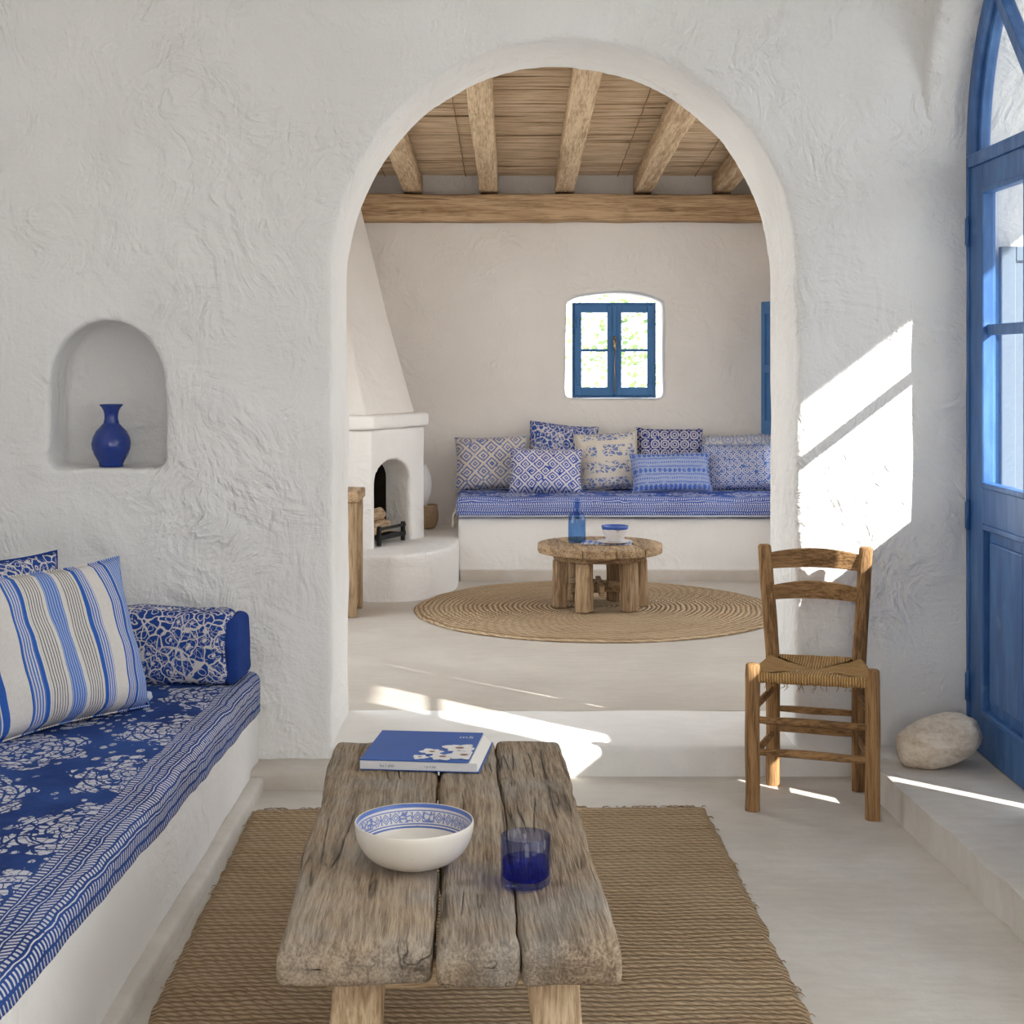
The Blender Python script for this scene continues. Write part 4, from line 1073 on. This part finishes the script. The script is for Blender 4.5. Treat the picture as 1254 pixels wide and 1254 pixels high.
def planar(mb, FOLD):
    """uv in metres: u along, v from the back over the front edge and down"""
    mb.uvf = [[(mb.v[i][0] + 5, (FOLD - (mb.v[i][1] + (my1 - my0) / 2) if mb.v[i][2] > .0 else FOLD) + max(0, .03 - mb.v[i][2]) * 1.15) for i in f] for f in mb.f]
    return mb
planar(mt_, .60).build('mattress_cover', P['mattress'], mats)
rim = MB(); zz = -.052
rim.tube([(-(mx1 - mx0) / 2 + .02, -(my1 - my0) / 2 + .004, zz), ((mx1 - mx0) / 2 - .02, -(my1 - my0) / 2 + .004, zz)], .006, 8); rim.build('piping', P['c_pipe'], mats)
tsl = MB(); rt = random.Random(2)
for k in range(26):
    y = -.36 + .30 * k / 25; x = -(mx1 - mx0) / 2 - .004
    tsl.tube([(x + .01, y, -.02), (x - .012, y + rt.uniform(-.006, .006), -.05), (x - .016 + rt.uniform(-.006, .006), y, -.105 - rt.uniform(0, .02))], [.004, .0045, .003], 5)
tsl.build('fringe', simple('cream_fringe', lin(216, 206, 192), .95, .1), mats)
cz = SZ + .121
G = 'cushions on the far seat'
cushion('cushion', 'pale grey-blue diamond cushion at the left end of the far seat', P['c_grey'], (-.125, 9.46, cz), .455, .345, .15, R(4), R(15), R(-1), 11, P['c_pipe'], G)
cushion('cushion', 'bold blue leaf-print cushion standing behind the small diamond one', P['c_back'], (.300, 9.575, cz), .435, .415, .14, R(-6), R(9), R(4), 12, P['c_back'], G, flop=.05)
cushion('cushion', 'small blue diamond-print cushion in front, second from the left on the far seat', P['c_front'], (.205, 9.27, cz - .002), .445, .285, .13, R(-3), R(20), R(1), 13, P['c_front'], G)
cushion('cushion', 'cream cushion with blue flower sprays in the middle of the far seat', P['c_spray'], (.612, 9.47, cz), .40, .365, .15, R(3), R(13), R(-3), 14, P['c_spray'], G)
cushion('cushion', 'dark blue scroll-print cushion standing behind the striped lumbar one', P['c_scroll'], (.995, 9.575, cz), .42, .385, .13, R(-2), R(8), R(1), 15, P['c_scroll'], G)
cushion('cushion', 'flat mid-blue lumbar cushion with ikat stripes, lying in front on the far seat', P['c_lumbar'], (.985, 9.285, cz - .002), .495, .255, .14, R(2), R(20), R(-1), 16, P['c_lumbar'], G)
cushion('cushion', 'pale cushion with a washed print, behind the mosaic one at the right end', P['c_pale'], (1.43, 9.60, cz), .47, .345, .12, R(-3), R(8), R(-2), 18, P['c_pale'], G)
cushion('cushion', 'blue mosaic-print cushion at the right end of the far seat', P['c_right'], (1.43, 9.42, cz), .47, .30, .14, R(-2), R(14), R(-1), 17, P['c_right'], G)

# ------------------------------------------------------------------ round rug and round table
RC = (.448, 7.965)
m = MB(); n, rg = 120, 30; vs = [(0, 0, .014)]; fs = []
for k in range(1, rg + 1):
    r = .965 * k / rg
    for j in range(n):
        a = 2 * PI * j / n; rr_ = r + (.006 * noise.noise(Vector((math.cos(a) * 16, math.sin(a) * 16, 1))) if k >= rg - 1 else 0)
        vs.append((rr_ * math.cos(a), rr_ * math.sin(a), .001 if k == rg else .014 + .003 * noise.noise(Vector((r * 24, a, 0))) + .003 * noise.noise(Vector((r * math.cos(a) * 5, r * math.sin(a) * 5, 3)))))
for j in range(n): fs.append((0, 1 + j, 1 + (j + 1) % n))
for k in range(rg - 1):
    for j in range(n): fs.append((1 + k * n + j, 1 + k * n + (j + 1) % n, 1 + (k + 1) * n + (j + 1) % n, 1 + (k + 1) * n + j))
m.add(vs, fs); o = m.build('round_rug', P['jute_round']); o.location = (*RC, ZU); tag(o, 'round coiled jute rug on the far room floor', 'rug')
rt_ = thing('round_table', 'low round timber table with six chunky legs on the round rug', 'table', (.462, 7.95, ZU + .016))
TH = .333
for k in range(4):                                # four boards cut to one round top
    x0, x1 = -.328 + .164 * k, -.328 + .164 * (k + 1) - .0025; pts = []
    nn = 14; f = lambda x: math.sqrt(max(0, .328 ** 2 - x * x))
    lo = [(x0 + (x1 - x0) * i / nn, -f(x0 + (x1 - x0) * i / nn)) for i in range(nn + 1)]; hi = [(x0 + (x1 - x0) * i / nn, f(x0 + (x1 - x0) * i / nn)) for i in range(nn, -1, -1)]
    pts = lo + hi; pts = [p for i, p in enumerate(pts) if i == 0 or (Vector(p) - Vector(pts[i - 1])).length > .002]
    m = MB(); m.prism(pts, 'z', TH - .044 - .002 * (k % 2), TH - .001 * (k % 3)); m.xf(Matrix.Rotation(R(12), 4, 'Z')); m.build('top_board', P['tab_y'], rt_, smooth=False, bevel=.006)
m = MB(); m.lathe([(.0, TH - .080), (.242, TH - .080), (.245, TH - .078), (.245, TH - .047), (.0, TH - .047)], 56); m.build('apron', P['tab_x'], rt_, angle=.8)
for k, a in enumerate((-25, 42, 95, 155, 215, 280)):
    a = R(a); x, y = .207 * math.sin(a), -.207 * math.cos(a)
    m = MB(); m.rbox(0, 0, (TH - .08) / 2, .078, .07, TH - .08, .010, 2, .03); m.jig(.006, 8, 50 + k); m.xf(Matrix.Rotation(a, 4, 'Z'))
    m.v = [(px + x + px * 0 + .012 * math.sin(a) * (1 - pz / TH), py + y - .012 * math.cos(a) * (1 - pz / TH), max(0, pz)) for px, py, pz in m.v]; m.build('leg', P['tab_z'], rt_, angle=.9)
for a in (35, 100, 155):
    m = MB(); m.rbox(0, 0, .10 + a * .00008, .36, .028, .055, .004, 2, .05); m.xf(Matrix.Rotation(R(a - 10), 4, 'Z')); m.build('stretcher', P['tab_x'], rt_, angle=.8)
TZ2 = ZU + .016 + TH
P['nap'] = lattice('blue_white_napkin', lin(96, 120, 180), lin(206, 204, 204), .06, 'scroll')
m = MB(); m.rbox(0, 0, .0015, .26, .17, .003, .0012, 2, .04); o = m.build('napkin', P['nap']); o.location = (.50, 7.955, TZ2 + .0005); o.rotation_euler = (0, 0, R(-8)); tag(o, 'blue and white cloth napkin under the cup on the round table', 'napkin')
P['bottle'] = glass('pale_blue_glass', lin(204, 225, 246))
bt = thing('bottle', 'pale blue glass bottle on the round table', 'bottle', (.343, 7.98, TZ2 + .001))
pb = [(0, 0), (.040, 0), (.0455, .004), (.047, .02), (.046, .118), (.044, .136), (.034, .152), (.021, .164), (.0165, .178), (.0165, .196), (.021, .199), (.021, .209), (.0165, .213), (.013, .213), (.012, .18), (.018, .164), (.031, .15), (.0405, .135), (.043, .118), (.044, .02), (.040, .008), (0, .007)]
MB().lathe(pb, 48).build('bottle_body', P['bottle'], bt)
MB().lathe([(0, .205), (.012, .205), (.0125, .214), (.0145, .216), (.0145, .226), (.009, .232), (0, .233)], 24).build('stopper', P['bottle'], bt)
sc_ = thing('saucer', 'small grey-white saucer under the cup on the round table', 'saucer', (.535, 7.93, TZ2 + .004))
P['ware'] = simple('speckled_white_ware', lin(214, 210, 208), .35, .5, 0, .08, 40)
MB().lathe([(0, .002), (.045, .0), (.07, .003), (.092, .010), (.0925, .012), (.088, .0115), (.06, .0065), (0, .005)], 48).build('saucer_body', P['ware'], sc_)
def cup_mat():
    m = M('blue_rimmed_glaze'); o = m.obj(); x, y, z = m.sep(o); n_ = m.noise(o, 16, 3)
    col = m.mix((z + (n_ - .5) * .012).gt(.066), lin(208, 204, 204), lin(52, 84, 158)); col = m.mix(m.noise(o, 26, 4).step(.62, .68) * .4, col, lin(110, 126, 168)); return m.done(col, .3, .5)
cp = thing('cup', 'speckled white footed cup with a blue rim on the round table', 'cup', (.540, 7.93, TZ2 + .0105))
MB().lathe([(0, 0), (.028, 0), (.032, .004), (.05, .022), (.064, .05), (.071, .078), (.072, .083), (.069, .084), (.066, .076), (.059, .05), (.045, .026), (0, .016)], 48).build('cup_body', cup_mat(), cp)

# ------------------------------------------------------------------ garden beyond the small window
def leaf_mat():
    m = M('pale_green_leaf'); r = m.noise(m.obj(), 4, 2); t = m.n('ShaderNodeBsdfTranslucent'); x = m.n('ShaderNodeMixShader'); x.inputs[0].default_value = .45
    col = m.mix(r.step(.35, .65), lin(112, 140, 84), lin(170, 190, 128)); m.ln(col, m.b.inputs['Base Color']); m.ln(col, t.inputs[0]); m.b.inputs['Roughness'].default_value = .6
    m.ln(m.b.outputs[0], x.inputs[1]); m.ln(t.outputs[0], x.inputs[2]); m.ln(x.outputs[0], m.out.inputs[0]); return m.mat
P['leaf'] = leaf_mat(); P['bark'] = simple('shrub_bark', lin(120, 104, 84), .9, .1)
t = thing('shrub', 'loose light green shrub seen through the small blue window', 'shrub', (.82, 12.2, -.13)); rl = random.Random(60); m = MB(); br = MB()
br.tube([(0, 0, 0), (.03, 0, .5), (-.02, .04, 1.0), (.02, 0, 1.25)], [.05, .04, .025, .01], 8); br.build('trunk', P['bark'], t)
for q in range(2100):
    p = Vector((rl.gauss(0, .36), rl.gauss(0, .3), rl.uniform(.9, 2.5)))
    if noise.noise(p * 3.2) < -.12: continue
    a = rl.uniform(0, 2 * PI); tl_ = rl.uniform(-1, 1); L = rl.uniform(.03, .07)
    d = Vector((math.cos(a) * math.cos(tl_), math.sin(a) * math.cos(tl_), math.sin(tl_))); s_ = d.cross(Vector((rl.uniform(-1, 1), rl.uniform(-1, 1), 1))).normalized() * L * .42
    m.add([p, p + d * L * .5 + s_, p + d * L, p + d * L * .5 - s_], [(0, 1, 2, 3)])
m.build('foliage', P['leaf'], t, smooth=False)
# ------------------------------------------------------------------ light and camera
world = bpy.data.worlds.new('sky'); scene.world = world; world.use_nodes = True
nt = world.node_tree; bg = nt.nodes['Background']
tc = nt.nodes.new('ShaderNodeTexCoord'); sx = nt.nodes.new('ShaderNodeSeparateXYZ'); nt.links.new(tc.outputs['Generated'], sx.inputs[0])
rp = nt.nodes.new('ShaderNodeValToRGB'); nt.links.new(sx.outputs[2], rp.inputs[0])
rp.color_ramp.elements[0].position = 0; rp.color_ramp.elements[0].color = (1.0, .985, .96, 1); rp.color_ramp.elements[1].position = .8; rp.color_ramp.elements[1].color = (.80, .90, 1.0, 1)
nt.links.new(rp.outputs[0], bg.inputs[0]); bg.inputs[1].default_value = 3.0
sun = bpy.data.lights.new('sun', 'SUN'); sun.energy = 11.0; sun.angle = math.radians(.6); sun.color = (1.0, .955, .89)
so = bpy.data.objects.new('sun', sun); COL.objects.link(so)
so.rotation_euler = Vector((-1.09, 1.0, -.833)).to_track_quat('-Z', 'Y').to_euler(); so.location = (6, -3, 6)
cam = bpy.data.cameras.new('camera'); co = bpy.data.objects.new('camera', cam); COL.objects.link(co)
co.location = (0, 0, 1.42); co.rotation_euler = (PI / 2, 0, 0)
cam.sensor_width = 36; cam.lens = 1850 / 1254 * 36; cam.shift_y = -(627 - 440) / 1254; cam.clip_start = .05; cam.clip_end = 200
scene.camera = co
scene.view_settings.view_transform = 'Standard'; scene.view_settings.look = 'None'; scene.view_settings.gamma = 1; scene.view_settings.use_curve_mapping = False
scene.view_settings.exposure = 0.44
scene.cycles.max_bounces = 14; scene.cycles.diffuse_bounces = 8; scene.cycles.transmission_bounces = 12; scene.cycles.transparent_max_bounces = 12
scene.cycles.sample_clamp_indirect = 6.0; scene.cycles.caustics_refractive = False; scene.cycles.caustics_reflective = False
scene.cycles.use_denoising = True
